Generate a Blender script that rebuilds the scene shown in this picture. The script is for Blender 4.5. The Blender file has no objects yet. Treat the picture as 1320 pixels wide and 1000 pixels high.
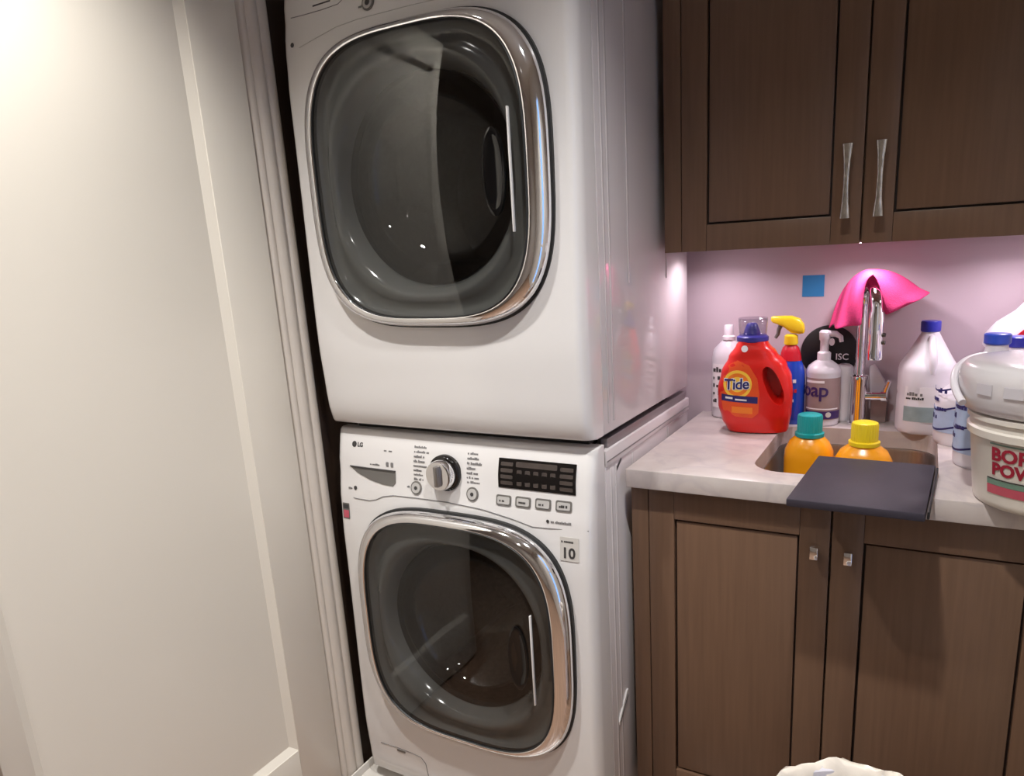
import bpy, bmesh, math, random
from mathutils import Vector, Matrix

random.seed(7)
SC = bpy.context.scene
COL = SC.collection
PI = math.pi

# ------------------------------------------------------------------ camera
cam_d = bpy.data.cameras.new('camera')
cam = bpy.data.objects.new('camera', cam_d); COL.objects.link(cam)
cR = Vector((0.88661169, 0.4599289, -0.0488377))
cU = Vector((-0.06748145, 0.23309636, 0.97010945))
cF = Vector((-0.45756526, 0.85681474, -0.23770263))
M4 = Matrix(((cR.x, cU.x, -cF.x, 1.2549), (cR.y, cU.y, -cF.y, -1.2469), (cR.z, cU.z, -cF.z, 1.3605), (0, 0, 0, 1)))
cam.matrix_world = M4
cam_d.sensor_fit = 'HORIZONTAL'; cam_d.sensor_width = 36.0
cam_d.lens = 914.35 / 1320 * 36.0
cam_d.shift_x = -(707.35 - 660) / 1320
cam_d.shift_y = (558.09 - 500) / 1320
cam_d.clip_start = 0.02
SC.camera = cam

# ------------------------------------------------------------------ world (dusk sky seen through the window)
w = bpy.data.worlds.new('sky'); SC.world = w; w.use_nodes = True
bg = w.node_tree.nodes['Background']
bg.inputs[0].default_value = (0.30, 0.52, 1.0, 1); bg.inputs[1].default_value = 1.4

# ------------------------------------------------------------------ exposure
SC.view_settings.view_transform = 'Standard'
SC.view_settings.look = 'None'
SC.view_settings.gamma = 1.0
SC.view_settings.exposure = 0.3
SC.view_settings.use_curve_mapping = False

DOWNLIGHT_W = [130.0, 138.0, 50.0]
PUCK_W = 0.62
DOWN_SPOTS = [(1.08, -0.60), (0.20, -0.70), (0.65, -1.9)]  # third is an added lamp, frontal fill for machines and cabinets
DOWN_CONE = [113, 101, 140]
CEIL = 2.42

# ------------------------------------------------------------------ materials
def srgb(r, g, b):
    f = lambda c: (c / 255 / 12.92) if c / 255 <= 0.04045 else ((c / 255 + 0.055) / 1.055) ** 2.4
    return (f(r), f(g), f(b), 1)

MATS = {}
def mat(name, col, rough=0.5, metal=0.0, spec=0.5, noise=None, bump=None, trans=0.0, coat=0.0, emis=None, alpha=1.0, sss=0.0):
    m = bpy.data.materials.new(name); m.use_nodes = True
    nt = m.node_tree; b = nt.nodes['Principled BSDF']
    b.inputs['Base Color'].default_value = col
    b.inputs['Roughness'].default_value = rough
    b.inputs['Metallic'].default_value = metal
    b.inputs['Specular IOR Level'].default_value = spec
    b.inputs['Transmission Weight'].default_value = trans
    b.inputs['Coat Weight'].default_value = coat
    b.inputs['Alpha'].default_value = alpha
    if sss:
        b.inputs['Subsurface Weight'].default_value = sss
        b.inputs['Subsurface Radius'].default_value = (0.01, 0.01, 0.01)
    if emis:
        b.inputs['Emission Color'].default_value = emis[0]; b.inputs['Emission Strength'].default_value = emis[1]
    tc = nt.nodes.new('ShaderNodeTexCoord')
    if noise:   # (scale xyz, amount, detail)
        mp = nt.nodes.new('ShaderNodeMapping'); nt.links.new(tc.outputs['Object'], mp.inputs[0])
        mp.inputs['Scale'].default_value = noise[0]
        n = nt.nodes.new('ShaderNodeTexNoise'); n.inputs['Detail'].default_value = noise[2]; n.inputs['Scale'].default_value = 1
        nt.links.new(mp.outputs[0], n.inputs[0])
        r = nt.nodes.new('ShaderNodeMapRange'); r.inputs[1].default_value = 0.3; r.inputs[2].default_value = 0.7
        r.inputs[3].default_value = 1 - noise[1]; r.inputs[4].default_value = 1 + noise[1]
        nt.links.new(n.outputs[0], r.inputs[0])
        h = nt.nodes.new('ShaderNodeMix'); h.data_type = 'RGBA'; h.blend_type = 'MULTIPLY'; h.inputs[0].default_value = 1
        h.inputs[6].default_value = col
        nt.links.new(r.outputs[0], h.inputs[7]); nt.links.new(h.outputs[2], b.inputs['Base Color'])
    if bump:    # (scale xyz, strength)
        mp2 = nt.nodes.new('ShaderNodeMapping'); nt.links.new(tc.outputs['Object'], mp2.inputs[0])
        mp2.inputs['Scale'].default_value = bump[0]
        n2 = nt.nodes.new('ShaderNodeTexNoise'); n2.inputs['Scale'].default_value = 1; n2.inputs['Detail'].default_value = 3
        nt.links.new(mp2.outputs[0], n2.inputs[0])
        bp = nt.nodes.new('ShaderNodeBump'); bp.inputs['Strength'].default_value = bump[1]; bp.inputs['Distance'].default_value = 0.002
        nt.links.new(n2.outputs[0], bp.inputs['Height']); nt.links.new(bp.outputs[0], b.inputs['Normal'])
    MATS[name] = m
    return m

def tinted_glass(name, tint, rough, ior, refl=1.0):
    m = bpy.data.materials.new(name); m.use_nodes = True; nt = m.node_tree
    nt.nodes.remove(nt.nodes['Principled BSDF'])
    out = nt.nodes['Material Output']
    t = nt.nodes.new('ShaderNodeBsdfTransparent'); t.inputs[0].default_value = tint
    g = nt.nodes.new('ShaderNodeBsdfGlossy'); g.inputs['Roughness'].default_value = rough
    g.inputs['Color'].default_value = (refl, refl, refl, 1)
    lw = nt.nodes.new('ShaderNodeLayerWeight'); lw.inputs[0].default_value = 0.5
    pw = nt.nodes.new('ShaderNodeMath'); pw.operation = 'POWER'; pw.inputs[1].default_value = 5.0
    nt.links.new(lw.outputs['Facing'], pw.inputs[0])
    f0 = ((ior - 1) / (ior + 1)) ** 2
    fr = nt.nodes.new('ShaderNodeMath'); fr.operation = 'MULTIPLY_ADD'; fr.inputs[1].default_value = 1 - f0; fr.inputs[2].default_value = f0
    nt.links.new(pw.outputs[0], fr.inputs[0])
    mx = nt.nodes.new('ShaderNodeMixShader')
    nt.links.new(fr.outputs[0], mx.inputs[0]); nt.links.new(t.outputs[0], mx.inputs[1]); nt.links.new(g.outputs[0], mx.inputs[2])
    nt.links.new(mx.outputs[0], out.inputs[0])
    MATS[name] = m
    return m

def quartz(name):
    m = mat(name, srgb(214, 206, 202), rough=0.28)
    nt = m.node_tree; b = nt.nodes['Principled BSDF']
    tc = nt.nodes.new('ShaderNodeTexCoord')
    n1 = nt.nodes.new('ShaderNodeTexNoise'); n1.inputs['Scale'].default_value = 5; n1.inputs['Detail'].default_value = 6
    n1.inputs['Distortion'].default_value = 1.6
    n2 = nt.nodes.new('ShaderNodeTexNoise'); n2.inputs['Scale'].default_value = 24; n2.inputs['Detail'].default_value = 5
    nt.links.new(tc.outputs['Object'], n1.inputs[0]); nt.links.new(tc.outputs['Object'], n2.inputs[0])
    r = nt.nodes.new('ShaderNodeValToRGB'); e = r.color_ramp.elements
    e[0].position = 0.44; e[0].color = srgb(196, 186, 181); e[1].position = 0.56; e[1].color = srgb(199, 189, 184)
    k = r.color_ramp.elements.new(0.5); k.color = srgb(188, 178, 176)
    nt.links.new(n1.outputs[0], r.inputs[0])
    h = nt.nodes.new('ShaderNodeMix'); h.data_type = 'RGBA'; h.blend_type = 'OVERLAY'; h.inputs[0].default_value = 0.16
    nt.links.new(r.outputs[0], h.inputs[6]); nt.links.new(n2.outputs[0], h.inputs[7]); nt.links.new(h.outputs[2], b.inputs['Base Color'])
    return m

mat('wall_paint', srgb(198, 182, 190), 0.6, noise=((3, 3, 3), 0.02, 2), bump=((180, 180, 180), 0.06))
mat('hall_paint', srgb(216, 211, 204), 0.7, noise=((2, 2, 2), 0.03, 2))
mat('ceiling_paint', srgb(225, 222, 215), 0.8, noise=((2, 2, 2), 0.02, 2))
mat('door_paint', srgb(226, 219, 206), 0.32, noise=((2, 2, 2), 0.015, 2), bump=((60, 60, 60), 0.03))
mat('trim_paint', srgb(206, 197, 186), 0.35, noise=((40, 40, 3), 0.03, 2))
mat('dark_brown', srgb(52, 38, 29), 0.5, noise=((60, 60, 4), 0.15, 4))
mat('floor_wood', srgb(140, 112, 92), 0.3, noise=((30, 3, 1), 0.22, 5))
mat('cab_wood', srgb(109, 83, 65), 0.36, noise=((120, 120, 5), 0.09, 5), bump=((220, 220, 6), 0.10))
mat('cab_gap', srgb(38, 22, 15), 0.6, noise=((60, 60, 5), 0.1, 2))
quartz('quartz')
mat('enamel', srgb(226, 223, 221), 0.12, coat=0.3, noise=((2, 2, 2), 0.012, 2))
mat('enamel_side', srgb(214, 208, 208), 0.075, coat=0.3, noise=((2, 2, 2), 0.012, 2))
mat('chrome', (0.86, 0.86, 0.88, 1), 0.06, 1.0, noise=((8, 8, 8), 0.02, 2))
mat('steel_dark', (0.13, 0.12, 0.115, 1), 0.35, 1.0, noise=((40, 40, 40), 0.15, 2))
mat('drum_steel', (0.20, 0.19, 0.18, 1), 0.3, 1.0, noise=((90, 90, 90), 0.3, 1))
mat('brushed', (0.36, 0.345, 0.335, 1), 0.42, 1.0, noise=((200, 200, 4), 0.06, 3))
mat('gasket', srgb(30, 30, 30), 0.5, noise=((30, 30, 30), 0.1, 2))
mat('door_plastic', srgb(112, 113, 111), 0.13, noise=((6, 6, 6), 0.1, 2), coat=0.4)
mat('black_gloss', srgb(26, 23, 22), 0.1, noise=((20, 20, 20), 0.1, 2))
mat('black_oval', srgb(10, 10, 11), 0.10, noise=((20, 20, 20), 0.1, 2))
mat('display_dim', srgb(74, 66, 62), 0.3, noise=((50, 50, 50), 0.12, 2))
mat('grey_plastic', srgb(108, 105, 101), 0.35, noise=((10, 10, 10), 0.06, 2))
mat('grey_print', srgb(120, 118, 118), 0.4, noise=((60, 60, 60), 0.1, 2))
mat('dark_print', srgb(60, 58, 58), 0.4, noise=((60, 60, 60), 0.1, 2))
mat('button_face', srgb(184, 181, 178), 0.3, noise=((30, 30, 30), 0.04, 2))
mat('sticker', srgb(200, 196, 190), 0.35, noise=((30, 30, 30), 0.03, 2))
mat('bracket', srgb(136, 128, 130), 0.3, 0.3, noise=((20, 20, 20), 0.05, 2))
tinted_glass('door_glass', (0.58, 0.58, 0.575, 1), 0.01, 1.6)
tinted_glass('bowl_glass', (0.30, 0.30, 0.30, 1), 0.02, 1.6)
tinted_glass('clear_plastic', (0.86, 0.86, 0.88, 1), 0.08, 1.45)
tinted_glass('window_glass', (0.95, 0.97, 1.0, 1), 0.0, 1.45)
mat('pan_plastic', srgb(216, 210, 202), 0.4, noise=((5, 5, 5), 0.03, 2))
mat('foot_rubber', srgb(30, 28, 27), 0.7, noise=((30, 30, 30), 0.1, 2))
mat('handle_silver', (0.62, 0.59, 0.55, 1), 0.25, 1.0, noise=((120, 120, 60), 0.25, 3), bump=((150, 150, 90), 0.3))
mat('red_plastic', srgb(222, 30, 22), 0.28, noise=((6, 6, 6), 0.03, 2), coat=0.2)
mat('orange_label', srgb(232, 84, 30), 0.35, noise=((20, 20, 20), 0.08, 2))
mat('bull_orange', srgb(242, 128, 36), 0.35, noise=((20, 20, 20), 0.04, 2))
mat('bull_yellow', srgb(252, 204, 70), 0.35, noise=((20, 20, 20), 0.04, 2))
mat('navy_print', srgb(36, 34, 104), 0.35, noise=((20, 20, 20), 0.05, 2))
mat('navy_cap', srgb(56, 52, 140), 0.35, noise=((20, 20, 20), 0.04, 2))
mat('white_print', srgb(236, 232, 234), 0.4, noise=((20, 20, 20), 0.03, 2))
mat('blue_bottle', srgb(22, 66, 178), 0.22, noise=((8, 8, 8), 0.05, 2), coat=0.3)
mat('yellow_plastic', srgb(246, 216, 40), 0.32, noise=((8, 8, 8), 0.03, 2))
mat('red_label', srgb(190, 26, 44), 0.35, noise=((20, 20, 20), 0.06, 2))
mat('white_plastic', srgb(228, 224, 230), 0.32, noise=((6, 6, 6), 0.03, 2), sss=0.0)
mat('milky_plastic', srgb(220, 216, 222), 0.3, noise=((6, 6, 6), 0.04, 2), trans=0.15)
mat('taupe_label', srgb(150, 128, 126), 0.35, noise=((30, 30, 30), 0.05, 2))
mat('purple_print', srgb(58, 36, 96), 0.4, noise=((20, 20, 20), 0.05, 2))
mat('black_disc', srgb(20, 18, 20), 0.45, noise=((20, 20, 20), 0.1, 2))
mat('blue_note', srgb(46, 132, 190), 0.6, noise=((20, 20, 20), 0.04, 2))
mat('pink_cloth', srgb(236, 72, 138), 0.85, noise=((300, 300, 300), 0.10, 2), bump=((500, 500, 500), 0.5))
mat('blue_cap', srgb(44, 50, 172), 0.32, noise=((20, 20, 20), 0.04, 2))
mat('blue_cap_light', srgb(52, 86, 206), 0.32, noise=((20, 20, 20), 0.04, 2))
mat('sage_label', srgb(150, 168, 170), 0.4, noise=((40, 40, 40), 0.12, 4))
mat('pale_blue_label', srgb(176, 196, 226), 0.4, noise=((30, 30, 30), 0.08, 3))
mat('teal_plastic', srgb(26, 158, 158), 0.35, noise=((10, 10, 10), 0.04, 2))
mat('orange_bottle', srgb(255, 168, 20), 0.25, noise=((8, 8, 8), 0.03, 2), coat=0.3)
mat('mat_rubber', srgb(45, 40, 50), 0.55, noise=((40, 40, 40), 0.08, 3), bump=((300, 300, 300), 0.15))
mat('bucket_plastic', srgb(222, 216, 206), 0.35, noise=((6, 6, 6), 0.03, 2))
mat('tub_plastic', srgb(232, 228, 230), 0.25, noise=((6, 6, 6), 0.04, 2), trans=0.22)
mat('maroon_print', srgb(150, 28, 50), 0.4, noise=((20, 20, 20), 0.05, 2))
mat('green_print', srgb(112, 140, 124), 0.4, noise=((30, 30, 30), 0.08, 2))
mat('pink_print', srgb(190, 84, 100), 0.4, noise=((30, 30, 30), 0.08, 2))
mat('bag_film', srgb(236, 232, 238), 0.3, noise=((6, 6, 6), 0.04, 3))
mat('liner_film', srgb(232, 222, 208), 0.35, noise=((10, 10, 10), 0.05, 3), bump=((40, 40, 40), 0.4))
mat('lamp_lens', (1, 1, 1, 1), 0.5, emis=((1.0, 0.95, 0.90, 1), 150.0), noise=((5, 5, 5), 0.01, 1))
mat('puck_lens', (1, 1, 1, 1), 0.5, emis=((1.0, 0.84, 0.93, 1), 20.0), noise=((5, 5, 5), 0.01, 1))

# ------------------------------------------------------------------ helpers
WL = {}     # world location of each parent object
def mk(name, verts, faces, m, parent=None, loc=None, smooth=False, bev=0.0, seg=2, solid=0.0, sub=0, angle=40):
    """one mesh object; verts are world coordinates"""
    base = WL[parent.name] if parent else Vector(loc if loc is not None else (0, 0, 0))
    bm = bmesh.new()
    vs = [bm.verts.new(Vector(v) - base) for v in verts]
    for f in faces:
        try: bm.faces.new([vs[i] for i in f])
        except ValueError: pass
    bmesh.ops.recalc_face_normals(bm, faces=bm.faces)
    if bev > 0:
        bmesh.ops.bevel(bm, geom=list(bm.edges), offset=bev, segments=seg, profile=0.5, affect='EDGES', clamp_overlap=True)
    return link(name, bm, m, parent, base, smooth or bev > 0, solid, sub, angle)

def link(name, bm, m, parent, base, smooth=True, solid=0.0, sub=0, angle=40):
    me = bpy.data.meshes.new(name)
    if smooth:
        for f in bm.faces: f.smooth = True
        for e in bm.edges:
            if len(e.link_faces) == 2 and e.calc_face_angle(0) > math.radians(angle): e.smooth = False
    bm.to_mesh(me); bm.free()
    me.materials.append(MATS[m])
    o = bpy.data.objects.new(name, me); COL.objects.link(o)
    if parent: o.parent = parent
    else: o.location = base
    WL[o.name] = base.copy()
    if solid:
        s = o.modifiers.new('thick', 'SOLIDIFY'); s.thickness = solid; s.offset = 0
    if sub:
        s = o.modifiers.new('sub', 'SUBSURF'); s.levels = sub; s.render_levels = sub
    return o

def thing(name, loc, label, cat, group=None):
    o = bpy.data.objects.new(name, None); COL.objects.link(o)
    o.location = loc; o.empty_display_size = 0.05
    WL[o.name] = Vector(loc)
    return tag(o, label, cat, group)
def tag(o, label, cat, group=None):
    o['label'] = label; o['category'] = cat
    if group: o['group'] = group
    return o
def struct(o, label=None):
    o['kind'] = 'structure'
    if label: o['label'] = label
    return o

BF = [(0, 3, 2, 1), (4, 5, 6, 7), (0, 1, 5, 4), (1, 2, 6, 5), (2, 3, 7, 6), (3, 0, 4, 7)]
def box(name, x0, x1, y0, y1, z0, z1, m, parent=None, bev=0.0015, loc=None, fn=None):
    v = [(x0, y0, z0), (x1, y0, z0), (x1, y1, z0), (x0, y1, z0), (x0, y0, z1), (x1, y0, z1), (x1, y1, z1), (x0, y1, z1)]
    if fn: v = [fn(*p) for p in v]
    if parent is None and loc is None: loc = ((x0 + x1) / 2, (y0 + y1) / 2, z0)
    return mk(name, v, BF, m, parent, loc, bev=bev)

def lathe(name, prof, c, m, parent=None, n=40, fn=None, sx=1.0, sy=1.0, power=2.0, bev=None, angle=35, rot=0.0, solid=0.0):
    """prof = [(r, z)], revolved about vertical axis at c; power > 2 squares the section"""
    V = []; Fc = []
    ca, sa = math.cos(rot), math.sin(rot)
    for r, z in prof:
        for k in range(n):
            a = 2 * PI * k / n
            co, si = math.cos(a), math.sin(a)
            x = sx * r * math.copysign(abs(co) ** (2 / power), co); y = sy * r * math.copysign(abs(si) ** (2 / power), si)
            V.append((c[0] + x * ca - y * sa, c[1] + x * sa + y * ca, c[2] + z))
    if fn: V = [fn(*p) for p in V]
    for i in range(len(prof) - 1):
        for k in range(n):
            k2 = (k + 1) % n
            Fc.append((i * n + k, i * n + k2, (i + 1) * n + k2, (i + 1) * n + k))
    if solid == 0.0 or prof[0][0] > 1e-5:
        if prof[0][0] > 1e-5 and solid == 0.0: Fc.append(tuple(range(n))[::-1])
    if solid == 0.0: Fc.append(tuple((len(prof) - 1) * n + k for k in range(n)))
    return mk(name, V, Fc, m, parent, None if parent else c, smooth=True, angle=angle, solid=solid)

def tube(name, pts, radii, m, parent=None, n=16, loc=None, caps=True):
    pts = [Vector(p) for p in pts]
    if not isinstance(radii, (list, tuple)): radii = [radii] * len(pts)
    V = []; Fc = []
    t0 = (pts[1] - pts[0]).normalized()
    ref = Vector((0, 0, 1)) if abs(t0.z) < 0.9 else Vector((1, 0, 0))
    nrm = (ref - t0 * ref.dot(t0)).normalized()
    for i, p in enumerate(pts):
        if i == 0: t = pts[1] - pts[0]
        elif i == len(pts) - 1: t = pts[-1] - pts[-2]
        else: t = (pts[i + 1] - p).normalized() + (p - pts[i - 1]).normalized()
        t.normalize()
        nrm = (nrm - t * nrm.dot(t)).normalized(); b = t.cross(nrm)
        for k in range(n):
            a = 2 * PI * k / n
            V.append(p + (nrm * math.cos(a) + b * math.sin(a)) * radii[i])
    for i in range(len(pts) - 1):
        for k in range(n):
            k2 = (k + 1) % n
            Fc.append((i * n + k, i * n + k2, (i + 1) * n + k2, (i + 1) * n + k))
    if caps:
        Fc.append(tuple(range(n))[::-1]); Fc.append(tuple((len(pts) - 1) * n + k for k in range(n)))
    return mk(name, V, Fc, m, parent, loc if loc is not None else (None if parent else pts[0]), smooth=True)

def plate(name, outline, m, parent, fn, t=0.001, seg=1):
    """a thin solid plate: outline [(u, v)] mapped by fn(u, v, height) -> world"""
    n = len(outline)
    V = [fn(u, v, 0.0) for u, v in outline] + [fn(u, v, t) for u, v in outline]
    Fc = [tuple(range(n))[::-1], tuple(range(n, 2 * n))] + [(i, (i + 1) % n, n + (i + 1) % n, n + i) for i in range(n)]
    return mk(name, V, Fc, m, parent)

def gridplate(name, u0, u1, v0, v1, m, parent, fn, nu=14, nv=6, t=0.0008, inside=None):
    """a thin plate that follows a curved surface; front and edges are real"""
    V = []; idx = {}
    for h in (0.0, t):
        for i in range(nu + 1):
            for j in range(nv + 1):
                u = u0 + (u1 - u0) * i / nu; v = v0 + (v1 - v0) * j / nv
                if inside: u, v = inside(u, v)
                idx[(h, i, j)] = len(V); V.append(fn(u, v, h))
    Fc = []
    for h in (0.0, t):
        for i in range(nu):
            for j in range(nv):
                q = (idx[(h, i, j)], idx[(h, i + 1, j)], idx[(h, i + 1, j + 1)], idx[(h, i, j + 1)])
                Fc.append(q if h else q[::-1])
    for i in range(nu):
        for j in (0, nv): Fc.append((idx[(0.0, i, j)], idx[(0.0, i + 1, j)], idx[(t, i + 1, j)], idx[(t, i, j)]))
    for j in range(nv):
        for i in (0, nu): Fc.append((idx[(0.0, i, j)], idx[(0.0, i, j + 1)], idx[(t, i, j + 1)], idx[(t, i, j)]))
    return mk(name, V, Fc, m, parent, smooth=True)

def disc_pts(u, v, r, n=24, ry=None):
    return [(u + r * math.cos(2 * PI * k / n), v + (ry or r) * math.sin(2 * PI * k / n)) for k in range(n)]

def fan(name, outline, center, m, parent, fn, t=0.0008, rings=4):
    """filled outline following a curved surface"""
    n = len(outline); V = [fn(center[0], center[1], t)]; Fc = []
    for r in range(1, rings + 1):
        for u, v in outline:
            f = r / rings
            V.append(fn(center[0] + (u - center[0]) * f, center[1] + (v - center[1]) * f, t))
    for u, v in outline: V.append(fn(u, v, 0.0))
    for k in range(n): Fc.append((0, 1 + k, 1 + (k + 1) % n))
    for r in range(rings):
        a = 1 + r * n; b = a + n
        for k in range(n): Fc.append((a + k, b + k, b + (k + 1) % n, a + (k + 1) % n))
    return mk(name, V, Fc, m, parent, smooth=True)

def text(name, body, size, m, parent, fn, bold=0.0, align='LEFT', shear=0.0, t=0.0006, space=1.0, div=0):
    cu = bpy.data.curves.new(name, 'FONT'); cu.body = body; cu.size = size; cu.align_x = align
    cu.offset = bold; cu.shear = shear; cu.extrude = t / 2; cu.resolution_u = 3; cu.space_character = space
    o = bpy.data.objects.new('tmp_text', cu); COL.objects.link(o)
    dg = bpy.context.evaluated_depsgraph_get(); dg.update()
    me = bpy.data.meshes.new_from_object(o.evaluated_get(dg))
    bm = bmesh.new(); bm.from_mesh(me)
    bpy.data.objects.remove(o); bpy.data.curves.remove(cu); bpy.data.meshes.remove(me)
    base = WL[parent.name]
    for v in bm.verts:
        v.co = Vector(fn(v.co.x, v.co.y, v.co.z + t / 2)) - base
    bmesh.ops.recalc_face_normals(bm, faces=bm.faces)
    return link(name, bm, m, parent, base, False)

def fine_print(name, n, size, m, parent, fn, t=0.0005):
    """a line of print too small to read: n letter-sized strokes in one mesh"""
    V = []; Fc = []; u = 0.0
    for k in range(n):
        wd = size * random.choice((.34, .42, .5)); hh = size * random.choice((.5, .5, .5, .72))
        if random.random() < .14 and 0 < k < n - 1: u += size * .35; continue
        b0 = len(V)
        for h in (0.0, t):
            V += [fn(u, 0, h), fn(u + wd, 0, h), fn(u + wd, hh, h), fn(u, hh, h)]
        Fc += [tuple(b0 + i for i in f) for f in BF]
        u += wd + size * .09
    return mk(name, V, Fc, m, parent)

def bool_cut(o, cutters):
    """carve cutters [(verts, faces)] out of o, baked"""
    for V, Fc in cutters:
        me = bpy.data.meshes.new('cut'); bm = bmesh.new()
        vs = [bm.verts.new(v) for v in V]
        for f in Fc: bm.faces.new([vs[i] for i in f])
        bmesh.ops.recalc_face_normals(bm, faces=bm.faces); bm.to_mesh(me); bm.free()
        c = bpy.data.objects.new('cut', me); COL.objects.link(c)
        bpy.context.view_layer.update(); c.matrix_world = o.matrix_world.copy()
        md = o.modifiers.new('cut', 'BOOLEAN'); md.object = c; md.operation = 'DIFFERENCE'; md.solver = 'EXACT'
        bpy.context.view_layer.update()
        dg = bpy.context.evaluated_depsgraph_get(); dg.update()
        nm = bpy.data.meshes.new_from_object(o.evaluated_get(dg))
        old = o.data; nm.name = old.name; o.modifiers.clear(); o.data = nm
        bpy.data.objects.remove(c); bpy.data.meshes.remove(me); bpy.data.meshes.remove(old)
    return o

def interp(tab, x):
    if x <= tab[0][0]: return tab[0][1]
    for (a, b), (c, d) in zip(tab, tab[1:]):
        if x <= c:
            f = (x - a) / (c - a); f = f * f * (3 - 2 * f)
            return b + (d - b) * f
    return tab[-1][1]

def prism(outline, z0, z1):
    n = len(outline)
    V = [(x, y, z0) for x, y in outline] + [(x, y, z1) for x, y in outline]
    Fc = [tuple(range(n))[::-1], tuple(range(n, 2 * n))] + [(i, (i + 1) % n, n + (i + 1) % n, n + i) for i in range(n)]
    return V, Fc

def rrect(x0, x1, y0, y1, r, n=8):
    P = []
    for cx, cy, a0 in ((x1 - r, y1 - r, 0), (x0 + r, y1 - r, PI / 2), (x0 + r, y0 + r, PI), (x1 - r, y0 + r, 1.5 * PI)):
        for k in range(n + 1):
            a = a0 + PI / 2 * k / n
            P.append((cx + r * math.cos(a), cy + r * math.sin(a)))
    return P

# ================================================================== SETTING
BW = 0.742          # back wall plane
XL = -0.09          # left wall plane
XR = 1.58           # right wall plane
YB = -3.0
XH = -2.3           # far wall of the hall to the left
struct(box('floor', XH - .1, XR + .1, YB - .1, BW + .1, -0.06, 0.0, 'floor_wood', bev=0))
struct(box('ceiling', XH - .1, XR + .1, YB - .1, BW + .1, CEIL, CEIL + .06, 'ceiling_paint', bev=0))
struct(box('wall_back', XL - .1, XR + .1, BW, BW + .1, 0, CEIL, 'wall_paint', bev=0))
struct(box('wall_left', XL - .1, XL, -0.80, BW, 0, CEIL, 'hall_paint', bev=0))
struct(box('wall_hall', XH, XL - .1, -0.80, -0.70, 0, CEIL, 'hall_paint', bev=0))
struct(box('wall_far', XH - .1, XH, YB, -0.70, 0, CEIL, 'hall_paint', bev=0))
struct(box('wall_rear', XH, XR, YB - .1, YB, 0, CEIL, 'hall_paint', bev=0))
# right wall with a tall narrow window
wy0, wy1, wz0, wz1 = -0.72, -0.42, 0.15, 2.05
wr = thing('wall_right', (XR + .05, -1.0, 0), '', ''); del wr['label']; del wr['category']; struct(wr)
box('wall_section', XR, XR + .1, wy1, BW, 0, CEIL, 'hall_paint', wr, bev=0)
box('wall_section', XR, XR + .1, YB, wy0, 0, CEIL, 'hall_paint', wr, bev=0)
box('wall_section', XR, XR + .1, wy0, wy1, 0, wz0, 'hall_paint', wr, bev=0)
box('wall_section', XR, XR + .1, wy0, wy1, wz1, CEIL, 'hall_paint', wr, bev=0)
wn = thing('window_1', (XR + .05, (wy0 + wy1) / 2, wz0), '', ''); del wn['label']; del wn['category']; struct(wn)
for a in (wy0 + .012, wy1 - .012): box('window_frame', XR + .02, XR + .08, a - .012, a + .012, wz0, wz1, 'trim_paint', wn)
for a in (wz0 + .012, wz1 - .012, 1.1): box('window_frame', XR + .021, XR + .079, wy0 + .024, wy1 - .024, a - .012, a + .012, 'trim_paint', wn)
box('pane', XR + .046, XR + .052, wy0 + .024, wy1 - .024, wz0 + .024, 1.088, 'window_glass', wn, bev=0)
box('pane', XR + .046, XR + .052, wy0 + .024, wy1 - .024, 1.112, wz1 - .024, 'window_glass', wn, bev=0)

# left panelled door, flat against the left wall
DX = -0.05
dr = thing('door_1', (DX - .018, -0.44, 0.01), '', ''); del dr['label']; del dr['category']; struct(dr)
dy0, dy1, py0, py1, pz0, pz1 = -0.787, -0.083, -0.742, -0.205, 0.207, 2.02
box('stile', DX - .036, DX, py1, dy1, 0.012, 2.14, 'door_paint', dr, bev=.002)
box('stile', DX - .036, DX, dy0, py0, 0.012, 2.14, 'door_paint', dr, bev=.002)
box('rail', DX - .036, DX, py0, py1, 0.012, pz0, 'door_paint', dr, bev=.002)
box('rail', DX - .036, DX, py0, py1, pz1, 2.14, 'door_paint', dr, bev=.002)
box('panel', DX - .030, DX - .014, py0 - .001, py1 + .001, pz0 - .001, pz1 + .001, 'door_paint', dr, bev=0)
# sloped sticking round the panel
wm = 0.016
ring_o = [(py0, pz0), (py1, pz0), (py1, pz1), (py0, pz1)]
ring_i = [(py0 + wm, pz0 + wm), (py1 - wm, pz0 + wm), (py1 - wm, pz1 - wm), (py0 + wm, pz1 - wm)]
for k in range(4):
    k2 = (k + 1) % 4
    V = [(DX - .002, *ring_o[k]), (DX - .002, *ring_o[k2]), (DX - .014, *ring_i[k2]), (DX - .014, *ring_i[k]),
         (DX - .016, *ring_o[k]), (DX - .016, *ring_o[k2]), (DX - .016, *ring_i[k2]), (DX - .016, *ring_i[k])]
    mk('moulding', V, BF, 'door_paint', dr)
# reeded casing between the door and the machines
prof = [(-.085, -.079), (-.058, -.079), (-.050, -.074), (-.047, -.066), (-.050, -.060), (-.044, -.054), (-.041, -.044),
        (-.043, -.034), (-.046, -.030), (-.041, -.025), (-.041, -.010), (-.045, -.004), (-.056, .002), (-.085, .002)]
V, Fc = prism(prof, 0.0, 2.2)
struct(mk('trim_1', V, Fc, 'trim_paint', loc=(-.06, -.035, 0), smooth=True, angle=55))
# dark brown panel in the slot beside the machines
struct(box('trim_2', -.088, -.058, .004, .73, 0.0, 2.36, 'dark_brown', bev=.001))

# ================================================================== LAUNDRY MACHINES
ML = -0.012; RC = 0.022; MW = 0.686; MH = 0.983; MD = 0.648; HC = 0.525; XC = 0.345
BOW = [(0, -.004), (.06, -.016), (.2, -.023), (.72, -.017), (.81, -.012), (.9, .0), (.983, .016)]
def yfront(x, h):
    return interp(BOW, h) - .004 * (1 - ((x - .343) / .33) ** 2)

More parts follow.
